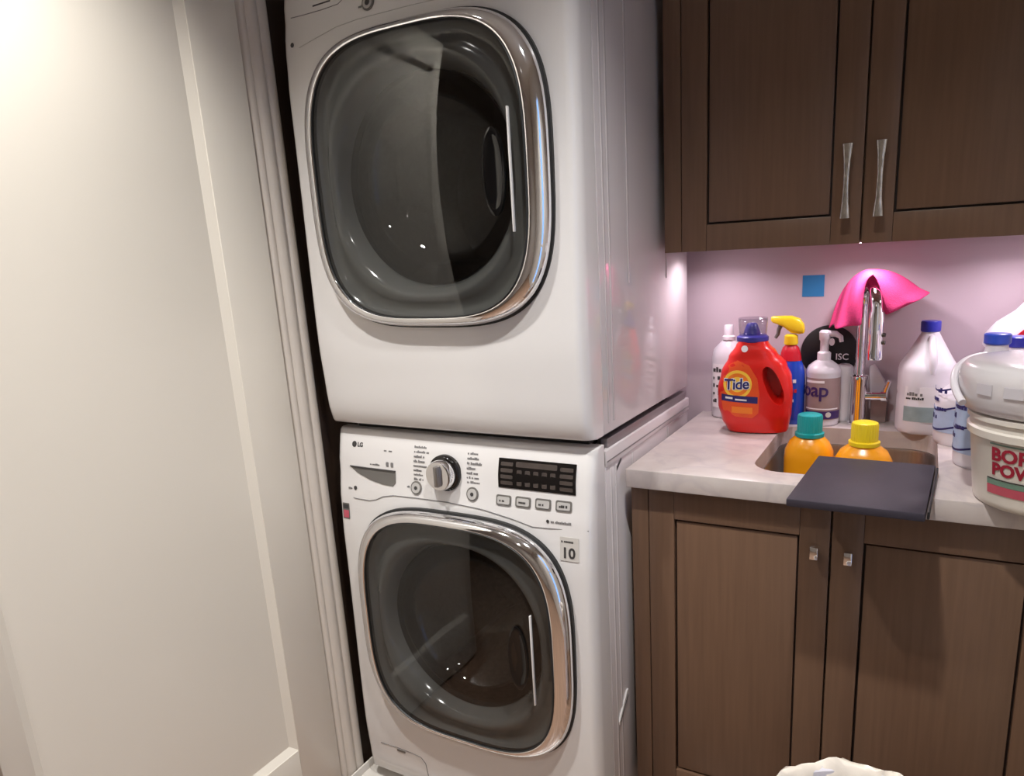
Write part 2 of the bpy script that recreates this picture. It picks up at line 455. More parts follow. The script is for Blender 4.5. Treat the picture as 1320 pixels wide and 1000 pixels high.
def sup(a, n=96, p=3.4, sc=1.0):
    P = []
    for k in range(n):
        t = 2 * PI * k / n; c, s = math.cos(t), math.sin(t)
        P.append((a * sc * math.copysign(abs(c) ** (2 / p), c), a * sc * math.copysign(abs(s) ** (2 / p), s)))
    return P

def loft(name, rings, m, parent, close=False, smooth=True, angle=50, cap_last=False):
    """rings: list of equal-length point lists"""
    n = len(rings[0]); V = [p for r in rings for p in r]; Fc = []
    R = len(rings)
    for i in range(R if close else R - 1):
        i2 = (i + 1) % R
        for k in range(n):
            k2 = (k + 1) % n
            Fc.append((i * n + k, i * n + k2, i2 * n + k2, i2 * n + k))
    if cap_last: Fc.append(tuple((R - 1) * n + k for k in range(n)))
    return mk(name, V, Fc, m, parent, smooth=smooth, angle=angle)

def machine(name, z0, label, cat, z_low):
    T = thing(name, (MW / 2, MD / 2, z0), label, cat)
    # ---- front panel
    st = [(ML, .058), (ML, RC)]
    for k in range(1, 7):
        a = PI / 2 * k / 6; st.append((ML + RC - RC * math.cos(a), RC - RC * math.sin(a)))
    lef = list(st)
    st += [(ML + RC + (MW - ML - 2 * RC) * i / 20, 0.0) for i in range(1, 20)]
    st += [(MW - (x - ML), y) for x, y in reversed(lef)]
    rows = [(z_low, .058, 1), (z_low, .014, 0), (z_low + .002, .004, 0), (z_low + .008, 0, 0)]
    rows += [(z_low + .008 + (.970 - z_low - .008) * i / 30, 0, 0) for i in range(1, 31)]
    rows += [(.978, .003, 0), (.982, .008, 0), (.983, .014, 0), (.983, .058, 1)]
    V = []; n = len(st)
    for h, back, flat in rows:
        for x, y in st:
            if flat: yy = .058
            else:
                wgt = 1 - y / .058
                yy = y + wgt * (yfront(x, h) + back)
            V.append((x, yy, z0 + h))
    Fc = []
    for i in range(len(rows) - 1):
        for k in range(n - 1):
            Fc.append((i * n + k, i * n + k + 1, (i + 1) * n + k + 1, (i + 1) * n + k))
    # back skin so the panel is a closed solid
    b0 = len(V)
    for x, z in ((.004, z_low + .003), (MW - .004, z_low + .003), (MW - .004, .98), (.004, .98)): V.append((x, .058, z0 + z))
    Fc.append(tuple(i * n for i in range(len(rows)))[::-1] ) if False else None
    left = [i * n for i in range(len(rows))]; right = [i * n + n - 1 for i in range(len(rows))]
    Fc = [f for f in Fc if f]
    Fc.append(tuple(left + right[::-1]))
    V = V[:b0]
    fp = mk('front_panel', V, Fc, 'enamel', T, smooth=True, angle=45)
    hole = [(XC + x, HC + z * 1.04) for x, z in sup(.265)]
    base = WL[T.name]
    HV = [(x - base.x, -.2 - base.y, z) for x, z in hole] + [(x - base.x, .2 - base.y, z) for x, z in hole]
    hn = len(hole)
    HF = [tuple(range(hn)), tuple(range(hn, 2 * hn))[::-1]] + [(i, (i + 1) % hn, hn + (i + 1) % hn, hn + i) for i in range(hn)]
    bool_cut(fp, [(HV, HF)])
    # ---- cabinet shell: sides, back, top, bottom
    s = .004
    box('side_panel', ML, ML + s, .062, MD, z0 + z_low, z0 + .965, 'enamel_side', T, bev=.001)
    box('side_panel', MW - s, MW, .062, MD, z0 + z_low, z0 + .965, 'enamel_side', T, bev=.001)
    box('back_panel', ML + s, MW - s, MD - s, MD, z0 + z_low, z0 + .965, 'enamel_side', T, bev=.001)
    box('top_panel', ML + s, MW - s, .059, MD - s, z0 + .953, z0 + .9645, 'enamel_side', T, bev=.002)
    box('base_panel', ML + s, MW - s, .062, MD - s, z0 + z_low, z0 + z_low + .012, 'steel_dark', T, bev=.001)
    # ---- door
    yb = yfront(XC, HC) - .001
    def R(a, y, p=3.4):
        kz = 1.0 if a > .2905 else (.2905 - (.2905 - a) * .55) / a      # the ring is slimmer above and below than at the sides
        return [(XC + x, y, z0 + HC + z * kz) for x, z in sup(a, p=p)]
    loft('door_seal', [R(.2945, yb + .006), R(.2945, yb - .003), R(.289, yb - .004), R(.274, yb - .004), R(.268, yb + .02)], 'gasket', T)
    chrome = loft('door_ring', [R(.2905, yb - .002), R(.2912, yb - .008), R(.2895, yb - .016), R(.2855, yb - .023), R(.279, yb - .029), R(.270, yb - .0335),
                       R(.2615, yb - .0355), R(.2565, yb - .035), R(.2555, yb - .032), R(.2555, yb - .02)], 'chrome', T, angle=70)
    # lip of black trim between chrome and glass
    loft('glass_trim', [R(.2562, yb - .0345), R(.2545, yb - .0360), R(.2525, yb - .0345), R(.2525, yb - .02)], 'gasket', T)
    # outer glass pane, gently domed
    N = 96; rings = []
    for f in (1.0, .94, .86, .74, .6, .45, .3, .15, .04):
        rings.append([(XC + x, yb - .0325 - .014 * (1 - f ** 2.5), z0 + HC + z * 1.065) for x, z in sup(.2535 * f, p=3.4 - 1.0 * (1 - f))])
    loft('door_glass', rings, 'door_glass', T, cap_last=True)
    # inner surround that narrows from the rounded square to the round port
    def C(r, y): return [(XC + r * math.cos(2 * PI * k / N), y, z0 + HC + r * math.sin(2 * PI * k / N)) for k in range(N)]
    def mixr(A, B, f, y): return [(a[0] + (b[0] - a[0]) * f, y, a[2] + (b[2] - a[2]) * f) for a, b in zip(A, B)]
    o = R(.2525, 0); cc = C(.208, 0)
    loft('door_surround', [R(.2525, yb - .022), mixr(o, cc, .10, yb - .012), mixr(o, cc, .28, yb - .009), mixr(o, cc, .45, yb - .015), mixr(o, cc, .60, yb - .021), mixr(o, cc, .72, yb - .019), mixr(o, cc, .86, yb - .006), mixr(o, cc, .96, yb + .014), C(.206, yb + .036)],
         'door_plastic', T)
    # glass bowl reaching back into the drum
    loft('door_bowl', [C(.207, yb + .020), C(.199, yb + .052), C(.180, yb + .085), C(.140, yb + .112), C(.10, yb + .124), C(.05, yb + .130), C(.01, yb + .132)],
         'bowl_glass', T, cap_last=True)
    # drum with lifter fins
    loft('drum', [C(.225, yb + .06), C(.245, yb + .075), C(.25, yb + .11), C(.25, yb + .45), C(.24, yb + .47), C(.06, yb + .49), C(.02, yb + .49)], 'drum_steel', T, cap_last=True)
    for k in range(3):
        a = PI / 2 + 2 * PI * k / 3 + .5
        ca, sa = math.cos(a), math.sin(a)
        def fin(x, y, z): return (XC + x * ca - z * sa, y, z0 + HC + x * sa + z * ca)
        V = [(.25, yb + .13, -.04), (.25, yb + .13, .04), (.25, yb + .44, .04), (.25, yb + .44, -.04),
             (.19, yb + .15, -.012), (.19, yb + .15, .012), (.19, yb + .43, .012), (.19, yb + .43, -.012)]
        mk('drum_fin', [fin(*v) for v in V], BF, 'drum_steel', T, bev=.004)
    # dark oval on the glass; white strip painted in as the grip-edge highlight
    hx, gx = (.520, .5555) if z0 < .5 else (.536, .572); hz = z0 + HC - .006
    pk = loft('glass_oval', [[(hx + r * .024 * math.cos(2 * PI * k / 40), y, hz + r * .078 * math.sin(2 * PI * k / 40)) for k in range(40)]
                              for r, y in ((1.0, yb - .034), (1.0, yb - .0425), (.90, yb - .0445), (.82, yb - .043), (.6, yb - .0415), (.05, yb - .041))], 'black_oval', T, cap_last=True)
    box('grip_highlight', gx - .0017, gx + .0017, yb - .0425, yb - .036, hz - .108, hz + .108, 'enamel', T, bev=.0008)
    # ---- pressed lines on the right and left sides
    for sx_, sg in ((MW, 1), (ML, -1)):
        for y, za, zb in ((.085, .02 + z_low, .925), (.112, .02 + z_low, .925), (.215, .30, .925), (.47, .30, .925)):
            box('pressed_rib', min(sx_, sx_ + sg * .0022), max(sx_, sx_ + sg * .0022), y, y + .007, z0 + za, z0 + zb, 'enamel_side', T, bev=.001)
    return T, yb

def onfront(z0):
    def f(u, v, t=0.0):
        e = max(0.0, ML + RC - u, u - (MW - RC)); e = min(e, RC * .99)
        y = RC - math.sqrt(RC ** 2 - e ** 2)
        return (u, y + (1 - y / .058) * yfront(u, v - z0) - t - .0004, v)
    return f
def off(fn, u0, v0, rot=0.0, s=1.0):
    c, si = math.cos(rot), math.sin(rot)
    return lambda u, v, t=0.0: fn(u0 + s * (u * c - v * si), v0 + s * (u * si + v * c), t)

# ---- washer
W, yb = machine('washing_machine', 0.0, 'white front-loading washer with dark round door, under the dryer', 'washer', 0.035)
F0 = onfront(0.0)
for x in (.07, .616):
    for y in (.09, .56):
        lathe('foot', [(.018, 0), (.022, .004), (.022, .016), (.012, .018), (.012, .04)], (x, y, .005), 'foot_rubber', W, n=16)
seam = [(-.008, .822), (.05, .816), (.095, .815), (.118, .820), (.139, .830), (.17, .836), (.239, .838), (.33, .838), (.42, .833), (.495, .821), (.546, .809), (.59, .811), (.675, .815)]
tube('console_seam', [F0(x, z, -.0002) for x, z in seam], .0011, 'grey_print', W, n=6)
# drawer pull
pull = [(.034, .895), (.10, .893), (.178, .894), (.178, .866), (.170, .858), (.14, .859), (.10, .866), (.06, .879)]
plate('drawer_pull', pull, 'grey_plastic', W, F0, .0012)
plate('drawer_pull_lip', [(.036, .8955), (.178, .8955), (.178, .8925), (.05, .892)], 'dark_print', W, F0, .003)
text('maker_mark', 'LG', .014, 'dark_print', W, off(F0, .058, .943), bold=.0006)
plate('maker_emblem', disc_pts(.048, .948, .007), 'dark_print', W, F0, .0008)
fine_print('print_small', 9, .006, 'grey_print', W, off(F0, .142, .938))
fine_print('print_small', 10, .006, 'grey_print', W, off(F0, .100, .903))
for k in range(2): plate('print_icon', rrect(.150 + k * .014, .158 + k * .014, .903, .914, .002, 3), 'grey_print', W, F0, .0006)
plate('print_icon', disc_pts(.052, .842, .005, 12), 'dark_print', W, F0, .0006)
fine_print('print_small', 4, .006, 'grey_print', W, off(F0, .030, .838))
# dial
def dialf(z0, x, z): 
    y0 = yfront(x, z - z0)
    return lambda u, v, t=0.0: (x + u, y0 - t, z + v)
def ringy(x, z, r, y, n=40): return [(x + r * math.cos(2 * PI * k / n), y, z + r * math.sin(2 * PI * k / n)) for k in range(n)]
dx, dz = .323, .905; d0 = yfront(dx, dz)
dial = loft('dial', [ringy(dx, dz, .042, d0 + .004), ringy(dx, dz, .042, d0 - .006), ringy(dx, dz, .040, d0 - .010), ringy(dx, dz, .034, d0 - .012)], 'black_gloss', W, cap_last=True)
loft('dial_knob', [ringy(dx, dz, .0345, d0 - .010), ringy(dx, dz, .0345, d0 - .026), ringy(dx, dz, .032, d0 - .031), ringy(dx, dz, .026, d0 - .032), ringy(dx, dz, .02, d0 - .031)], 'chrome', dial, cap_last=True)
box('dial_grip', dx - .006, dx + .006, d0 - .040, d0 - .029, dz - .024, dz + .024, 'brushed', dial, bev=.003)
# programme names left and right of the dial
for k, n_ in enumerate((9, 12, 8, 9, 10, 6, 7, 8)): fine_print('programme_name', n_, .0075, 'grey_print', W, off(F0, .232, .953 - k * .0105))
for k, n_ in enumerate((7, 8, 12, 6, 8, 9, 9)): fine_print('programme_name', n_, .0075, 'grey_print', W, off(F0, .380, .950 - k * .0105))
for bx, bz in ((.2395, .862), (.395, .864)):
    b_ = plate('round_button', disc_pts(bx, bz, .0155), 'grey_plastic', W, F0, .002)
    plate('button_cap', disc_pts(bx, bz, .012), 'button_face', b_, lambda u, v, t=0.0: F0(u, v, t + .002), .0015)
    plate('button_symbol', disc_pts(bx, bz, .0045, 12), 'dark_print', b_, lambda u, v, t=0.0: F0(u, v, t + .0035), .0005)
fine_print('print_small', 3, .006, 'grey_print', W, off(F0, .212, .860))
# display
dsp = gridplate('display', .462, .646, .887, .950, 'black_gloss', W, F0, 6, 6, .0016)
DF = lambda u, v, t=0.0: F0(u, v, t + .0018)
for k in range(4): plate('display_row', rrect(.468, .498, .894 + k * .0135, .902 + k * .0135, .002, 2), 'display_dim', dsp, DF, .0005)
for k in range(4): plate('display_row', rrect(.610, .640, .893 + k * .0135, .901 + k * .0135, .002, 2), 'display_dim', dsp, DF, .0005)
plate('display_window', rrect(.505, .603, .934, .945, .002, 2), 'display_dim', dsp, DF, .0005)
for k in range(5): plate('display_column', rrect(.508 + k * .020, .520 + k * .020, .894, .928, .002, 2), 'display_dim', dsp, DF, .0005)
# four push buttons
for k, x in enumerate((.457, .505, .553, .601)):
    z = .848 + k * .0008
    b_ = plate('push_button', rrect(x, x + .037, z, z + .0225, .004, 3), 'grey_plastic', W, F0, .0018)
    plate('button_cap', rrect(x + .0035, x + .0335, z + .0035, z + .019, .003, 3), 'button_face', b_, lambda u, v, t=0.0: F0(u, v, t + .0018), .001)
    fine_print('button_print', (4, 5, 4, 5)[k], .0072, 'dark_print', b_, off(lambda u, v, t=0.0: F0(u, v, t + .003), x + .0085, z + .0085))
fine_print('print_small', 14, .007, 'grey_print', W, off(F0, .590, .824))
plate('print_icon', disc_pts(.583, .8262, .0035, 12), 'dark_print', W, F0, .0006)
# ten year badge
bd = plate('badge', rrect(.611, .654, .745, .797, .002, 3), 'sticker', W, F0, .0008)
BFn = lambda u, v, t=0.0: F0(u, v, t + .0009)
text('badge_print', '10', .032, 'dark_print', bd, off(BFn, .6145, .752), bold=.0008)
fine_print('badge_print', 8, .0075, 'dark_print', bd, off(BFn, .614, .785))
# energy sticker on the left
es = plate('energy_sticker', rrect(.006, .028, .760, .800, .002, 3), 'grey_plastic', W, F0, .0008)
plate('sticker_print', rrect(.009, .026, .763, .782, .001, 2), 'pink_print', es, BFn, .0005)
plate('sticker_print', rrect(.009, .026, .786, .797, .001, 2), 'dark_print', es, BFn, .0005)
# filter cover lower left
cov = [(.045, .130), (.10, .132), (.15, .131), (.180, .127), (.192, .112), (.196, .068), (.196, .05)]
tube('filter_cover_edge', [F0(x, z, -.0002) for x, z in cov], .0010, 'grey_print', W, n=6)
plate('filter_latch', rrect(.100, .128, .1215, .128, .002, 3), 'grey_plastic', W, F0, .001)
# lifting slot on the right side
S1 = lambda u, v, t=0.0: (MW + t + .0002, u, v)
plate('side_slot', [(.092, .296), (.150, .345), (.150, .357), (.142, .357), (.090, .306)], 'enamel', W, S1, .004)
plate('side_slot_shade', [(.097, .300), (.146, .341), (.146, .346), (.096, .304)], 'dark_print', W, lambda u, v, t=0.0: S1(u, v, t + .004), .0006)
# raised rail on the top and the stacking bracket
box('top_rail', MW - .012, MW + .003, .062, .655, .930, .968, 'enamel_side', W, bev=.004)
box('top_rail', ML - .003, ML + .012, .062, .655, .930, .968, 'enamel_side', W, bev=.004)
box('rail_groove', MW + .003, MW + .0036, .066, .65, .942, .945, 'grey_print', W, bev=0)
box('stacking_bracket', MW - .020, MW - .003, .085, .64, .966, .988, 'bracket', W, bev=.002)
box('stacking_bracket', ML + .003, ML + .020, .085, .64, .966, .988, 'bracket', W, bev=.002)
box('stacking_bracket', .03, MW - .03, .05, .075, .981, .996, 'gasket', W, bev=.002)
plate('hinge_slot', [(.118, .905), (.150, .925), (.150, .932), (.118, .914)], 'dark_print', W, S1, .0006)
plate('hinge_slot', disc_pts(.152, .944, .004, 12), 'dark_print', W, S1, .0006)

# ---- dryer
D, yb2 = machine('clothes_dryer', 1.002, 'white front-loading dryer stacked on top of the washer', 'dryer', 0.0)
F1 = onfront(1.002)
tube('console_seam', [F1(x, z, -.0002) for x, z in [(-.008, 1.813), (.05, 1.822), (.10, 1.832), (.15, 1.842), (.21, 1.846), (.34, 1.846), (.48, 1.843), (.55, 1.83), (.60, 1.818), (.68, 1.815)]], .0008, 'button_face', D, n=6)
tube('console_line', [F1(x, z, 0) for x, z in [(.020, 1.884), (.06, 1.883), (.11, 1.883), (.155, 1.885), (.166, 1.890), (.168, 1.90)]], .0010, 'grey_print', D, n=6)
plate('drawer_mark', [(.085, 1.893), (.135, 1.894), (.135, 1.897), (.085, 1.896)], 'dark_print', D, F1, .0006)
b_ = plate('round_button', disc_pts(.236, 1.872, .0155), 'grey_plastic', D, F1, .002)
plate('button_cap', disc_pts(.236, 1.872, .0115), 'button_face', b_, lambda u, v, t=0.0: F1(u, v, t + .002), .0015)
plate('button_symbol', disc_pts(.236, 1.872, .006, 12), 'dark_print', b_, lambda u, v, t=0.0: F1(u, v, t + .0035), .0005)
fine_print('print_small', 3, .007, 'grey_print', D, off(F1, .210, 1.866))
plate('print_icon', disc_pts(.024, 1.829, .005, 12), 'dark_print', D, F1, .0006)
for k in range(3): fine_print('programme_name', (10, 6, 7)[k], .0075, 'grey_print', D, off(F1, .30, 1.882 + k * .0105))

for x in (.05, .624):
    for y in (.12, .58):
        lathe('foot', [(.016, .0), (.018, .003), (.018, .03), (.012, .0365)], (x, y, .966), 'foot_rubber', D, n=16)

# drain pan under the washer
P = thing('drain_pan', (.34, .32, 0), 'shallow white plastic drain pan on the floor under the washer', 'drain pan')
box('pan_floor', -.037, .692, -.06, .69, 0.0, .005, 'pan_plastic', P, bev=.001)
box('pan_rim', -.039, -.034, -.064, .694, 0.0, .028, 'pan_plastic', P, bev=.001)
box('pan_rim', .691, .696, -.064, .694, 0.0, .028, 'pan_plastic', P, bev=.001)
box('pan_rim', -.034, .691, -.064, -.059, 0.0, .028, 'pan_plastic', P, bev=.001)
box('pan_rim', -.034, .691, .689, .694, 0.0, .028, 'pan_plastic', P, bev=.001)

# ================================================================== CABINETS
CX0, CX1 = .705, 1.553
def shaker_door(parent, x0, x1, z0, z1, yf, rail_b, rail_t, st=.057):
    t = .020
    d = box('door', x0 + .004, x1 - .004, yf + .013, yf + t, z0 + .004, z1 - .004, 'cab_gap', parent, bev=0)   # backing board in the joints
    box('stile', x0, x0 + st, yf, yf + t - .003, z0, z1, 'cab_wood', d, bev=.0012)
    box('stile', x1 - st, x1, yf, yf + t - .003, z0, z1, 'cab_wood', d, bev=.0012)
    box('rail', x0 + st + .0004, x1 - st - .0004, yf, yf + t - .003, z0, z0 + rail_b, 'cab_wood', d, bev=.0012)
    box('rail', x0 + st + .0004, x1 - st - .0004, yf, yf + t - .003, z1 - rail_t, z1, 'cab_wood', d, bev=.0012)
    g = .0046
    box('panel', x0 + st + g, x1 - st - g, yf + .005, yf + .015, z0 + rail_b + g, z1 - rail_t - g, 'cab_wood', d, bev=.0012)
    return d

def bar_handle(parent, x, z0, z1, yf):
    rows = [(0, .0105, .006), (.06, .0098, .006), (.22, .0072, .0055), (.42, .0058, .005), (.58, .0058, .005), (.78, .0072, .0055), (.94, .0098, .006), (1, .0108, .006)]
    rings = []
    for f, hw, hd in rows:
        z = z0 + (z1 - z0) * f; y = yf - .026
        rings.append([(x + hw * math.copysign(abs(math.cos(a)) ** .6, math.cos(a)), y + hd * math.copysign(abs(math.sin(a)) ** .6, math.sin(a)), z) for a in [2 * PI * k / 16 for k in range(16)]])
    V = [p for r in rings for p in r]; Fc = []
    for i in range(len(rings) - 1):
        for k in range(16):
            Fc.append((i * 16 + k, i * 16 + (k + 1) % 16, (i + 1) * 16 + (k + 1) % 16, (i + 1) * 16 + k))
    Fc.append(tuple(range(16))[::-1]); Fc.append(tuple((len(rings) - 1) * 16 + k for k in range(16)))
    for zz in (z0 + .012, z1 - .012):       # two posts to the door
        b0 = len(V)
        V += [(x - .004, yf - .022, zz - .004), (x + .004, yf - .022, zz - .004), (x + .004, yf + .001, zz - .004), (x - .004, yf + .001, zz - .004),
              (x - .004, yf - .022, zz + .004), (x + .004, yf - .022, zz + .004), (x + .004, yf + .001, zz + .004), (x - .004, yf + .001, zz + .004)]
        Fc += [tuple(b0 + i for i in f) for f in BF]
    o = mk('handle', V, Fc, 'handle_silver', parent, smooth=True, angle=50)
    o['label'] = 'flared silver bar handle'

def square_knob(parent, x, z, yf):
    V = []; Fc = []
    def add(x0, x1, y0, y1, z0, z1):
        b0 = len(V)
        V.extend([(x0, y0, z0), (x1, y0, z0), (x1, y1, z0), (x0, y1, z0), (x0, y0, z1), (x1, y0, z1), (x1, y1, z1), (x0, y1, z1)])
        Fc.extend(tuple(b0 + i for i in f) for f in BF)
    add(x - .0075, x + .0075, yf - .024, yf - .012, z - .013, z + .013)
    add(x - .004, x + .004, yf - .0125, yf + .001, z - .005, z + .005)
    o = mk('knob', V, Fc, 'chrome', parent, bev=.0012); o['label'] = 'small rectangular chrome knob'

U = thing('wall_cabinet', (1.13, .58, 1.361), 'dark brown two-door wall cabinet hung above the counter', 'cabinet')
uz0, uz1, uy = 1.361, 2.30, .407
box('body', CX0 + .001, CX1, uy + .021, BW - .001, uz0 + .004, uz1, 'cab_wood', U, bev=.001)
box('filler_strip', CX0, .7445, uy, uy + .0205, uz0, uz1, 'cab_wood', U, bev=.001)
box('filler_strip', 1.512, CX1, uy, uy + .0205, uz0, uz1, 'cab_wood', U, bev=.001)
d1 = shaker_door(U, .7465, 1.1255, uz0, uz1, uy, .058, .058)
d2 = shaker_door(U, 1.1295, 1.5095, uz0, uz1, uy, .058, .058)
bar_handle(d1, 1.0975, 1.412, 1.556, uy)
bar_handle(d2, 1.1595, 1.412, 1.556, uy)
# puck lights under the wall cabinet
for x, pl in ((.77, 'nearest the dryer'), (1.13, 'above the faucet'), (1.44, 'farthest from the dryer')):
    pk = thing('puck_light', (x, .57, uz0 + .001), 'round puck light under the wall cabinet, ' + pl, 'light', 'puck lights under the wall cabinet')
    lathe('housing', [(.030, 0.0), (.032, .0008), (.032, .003)], (x, .57, uz0 + .001), 'brushed', pk, n=24)
    lathe('lens', [(.023, -.0006), (.024, -.0001)], (x, .57, uz0 + .001), 'puck_lens', pk, n=24)
    L = bpy.data.lights.new('puck_lamp', 'AREA'); L.shape = 'DISK'; L.size = .045; L.energy = PUCK_W; L.color = (1.0, .85, .93)
    L.spread = math.radians(150)
    lo = bpy.data.objects.new('puck_lamp', L); COL.objects.link(lo); lo.parent = pk; lo.location = (0, 0, -.0012)

B = thing('base_cabinet', (1.13, .45, 0), 'dark brown two-door base cabinet under the counter', 'cabinet')
ly = .158; lz1 = .864
box('body', CX0 + .001, CX1, ly + .021, BW - .001, .10, .66, 'cab_wood', B, bev=.001)
box('body_rail', CX0 + .001, CX1, ly + .021, ly + .04, .66, .869, 'cab_wood', B, bev=.001)
box('body_side', CX0 + .001, CX0 + .02, ly + .04, BW - .001, .66, .869, 'cab_wood', B, bev=.001)
box('body_side', CX1 - .02, CX1, ly + .04, BW - .001, .66, .869, 'cab_wood', B, bev=.001)
box('toe_kick', CX0 + .001, CX1, ly + .08, ly + .1, 0, .10, 'cab_gap', B, bev=.001)
box('filler_strip', CX0, .7435, ly, ly + .0205, .10, .869, 'cab_wood', B, bev=.001)
box('filler_strip', 1.512, CX1, ly, ly + .0205, .10, .869, 'cab_wood', B, bev=.001)
d3 = shaker_door(B, .7455, 1.1205, .104, lz1, ly, .060, .066, st=.057)
d4 = shaker_door(B, 1.1245, 1.5095, .104, lz1, ly, .060, .066, st=.057)
square_knob(d3, 1.094, .772, ly)
square_knob(d4, 1.1565, .770, ly)

# countertop with a sink cut-out
ct = box('countertop', CX0 - .001, CX1 + .02, .128, BW - .001, .8705, .912, 'quartz', bev=.0025)
tag(ct, 'pale veined quartz countertop over the base cabinet', 'countertop')
b0 = WL[ct.name]
sx0, sx1, sy0, sy1 = .952, 1.302, .205, .622
V, Fc = prism([(x - b0.x, y - b0.y) for x, y in rrect(sx0, sx1, sy0, sy1, .062, 10)], -.1, .2)
bool_cut(ct, [(V, Fc)])
# sink basin
S = thing('sink_basin', (1.127, .413, .70), 'stainless undermount sink basin set in the countertop', 'sink')
def rr(inset, z, r): return [(x, y, z) for x, y in rrect(sx0 + inset, sx1 - inset, sy0 + inset, sy1 - inset, r, 10)]
loft('basin', [rr(-.014, .8698, .076), rr(.002, .8698, .062), rr(.004, .862, .060), rr(.008, .73, .056), rr(.020, .712, .05), rr(.045, .706, .04), rr(.15, .704, .02)], 'brushed', S, cap_last=True)
lathe('drain', [(.0, .0), (.038, .0005), (.04, .003), (.028, .004), (.022, .002)], (1.15, .40, .7045), 'chrome', S, n=32)

# ================================================================== COUNTER THINGS
CZ = .912
# ---- faucet
fx, fy = 1.121, .690
FA = thing('kitchen_faucet', (fx, fy, CZ), 'chrome gooseneck faucet with pull-down head behind the sink', 'faucet')
lathe('base', [(.0255, 0), (.0255, .004), (.021, .008), (.0205, .02), (.0205, .112), (.022, .116), (.022, .124), (.016, .128)], (fx, fy, CZ), 'chrome', FA)
pts = [(fx, fy, CZ + .12), (fx, fy, 1.20)]
ex, ey = 1.158, .578
R_ = math.hypot(ex - fx, ey - fy) / 2
for k in range(1, 15):
    a = PI * k / 14
    f = (1 - math.cos(a)) / 2
    pts.append((fx + (ex - fx) * f, fy + (ey - fy) * f, 1.20 + R_ * 1.05 * math.sin(a)))
pts.append((ex, ey, 1.195))
tube('neck', pts, .0125, 'chrome', FA, n=20)
sh = lathe('spray_head', [(.0145, 1.205 - CZ), (.0165, 1.19 - CZ), (.0165, 1.135 - CZ), (.018, 1.10 - CZ), (.017, 1.094 - CZ), (.010, 1.092 - CZ)], (ex, ey, CZ), 'chrome', FA)
for z in (1.152, 1.134): 
    V, Fc = [], []
    tube('spray_button', [(ex + .014, ey - .003, z), (ex + .0215, ey - .005, z)], [.0055, .0045], 'steel_dark', sh, n=12)
lv = tube('handle_stem', [(fx + .017, fy - .002, .985), (fx + .060, fy - .010, .988)], .0115, 'chrome', FA)
tube('handle_collar', [(fx + .054, fy - .009, .9875), (fx + .066, fy - .011, .9885)], .0145, 'chrome', lv)
tube('lever', [(fx + .060, fy - .010, .985), (fx + .063, fy - .014, 1.006), (fx + .070, fy - .022, 1.028)], [.0085, .007, .0055], 'chrome', lv)

# ---- pink cloth over the faucet
def cloth():
    ridge = [Vector((1.108, .712, 1.262)), Vector((1.114, .695, 1.286)), Vector((1.123, .665, 1.297)), Vector((1.134, .630, 1.298)), Vector((1.145, .598, 1.289))]
    left = [Vector((1.055, .735, 1.168)), Vector((1.046, .70, 1.158)), Vector((1.050, .65, 1.162)), Vector((1.080, .620, 1.168)), Vector((1.122, .605, 1.168))]
    right = [Vector((1.175, .735, 1.190)), Vector((1.235, .715, 1.215)), Vector((1.262, .660, 1.237)), Vector((1.228, .612, 1.224)), Vector((1.178, .590, 1.198))]
    def cur(P, s):
        s *= len(P) - 1; i = min(int(s), len(P) - 2); f = s - i
        p0 = P[max(i - 1, 0)]; p1 = P[i]; p2 = P[i + 1]; p3 = P[min(i + 2, len(P) - 1)]
        return 0.5 * ((2 * p1) + (p2 - p0) * f + (2 * p0 - 5 * p1 + 4 * p2 - p3) * f * f + (3 * p1 - p0 - 3 * p2 + p3) * f ** 3)
    NS, NT = 28, 44
    V = []
    for i in range(NS + 1):
        s = i / NS
        r = cur(ridge, s); l = cur(left, s); q = cur(right, s)
        for j in range(NT + 1):
            t = j / NT * 2 - 1
            if t < 0:
                u = -t; p = r.lerp(l, u); p.z += .030 * math.sin(PI * min(u * 1.1, 1)) * (1 - u * .5); p.x -= .008 * math.sin(PI * u)
                fold = .013 * math.sin(s * 12 + u * 2) * u + .006 * math.sin(s * 23 - u * 5) * u
            else:
                u = t; p = r.lerp(q, u); p.z += .016 * math.sin(PI * min(u * 1.2, 1))
                fold = .012 * math.sin(s * 10 + u * 3.2 + 1) * u + .005 * math.sin(s * 21 + u * 4) * u
            p += Vector((fold * .3, fold * .8, fold * .35))
            V.append(p)
    Fc = []
    for i in range(NS):
        for j in range(NT):
            a = i * (NT + 1) + j
            Fc.append((a, a + 1, a + NT + 2, a + NT + 1))
    o = mk('cleaning_cloth', V, Fc, 'pink_cloth', None, loc=(1.127, .66, 1.28), smooth=True, solid=.0028, sub=1, angle=180)
    tag(o, 'bright pink microfibre cloth draped over the faucet', 'cloth')
cloth()

# ---- red detergent bottle
TX, TY = .887, .552
th = math.radians(9)
T = thing('detergent_bottle', (TX, TY, CZ), 'large red detergent bottle with blue spout beside the machines', 'bottle')
Lp = [(0, -.060), (.006, -.064), (.03, -.077), (.07, -.087), (.11, -.088), (.15, -.080), (.19, -.062), (.215, -.046), (.228, -.039)]
Rp = [(0, .082), (.006, .086), (.05, .092), (.10, .094), (.14, .090), (.17, .078), (.20, .053), (.22, .035), (.228, .031)]
Dp = [(0, .044), (.006, .048), (.05, .054), (.11, .055), (.16, .050), (.20, .042), (.228, .035)]
def lin(tab, x):
    if x <= tab[0][0]: return tab[0][1]
    for (a, b), (c, d) in zip(tab, tab[1:]):
        if x <= c: return b + (d - b) * (x - a) / (c - a)
    return tab[-1][1]
def tidep(u, y, z): return (TX + u * math.cos(th) - y * math.sin(th), TY + u * math.sin(th) + y * math.cos(th), CZ + z)
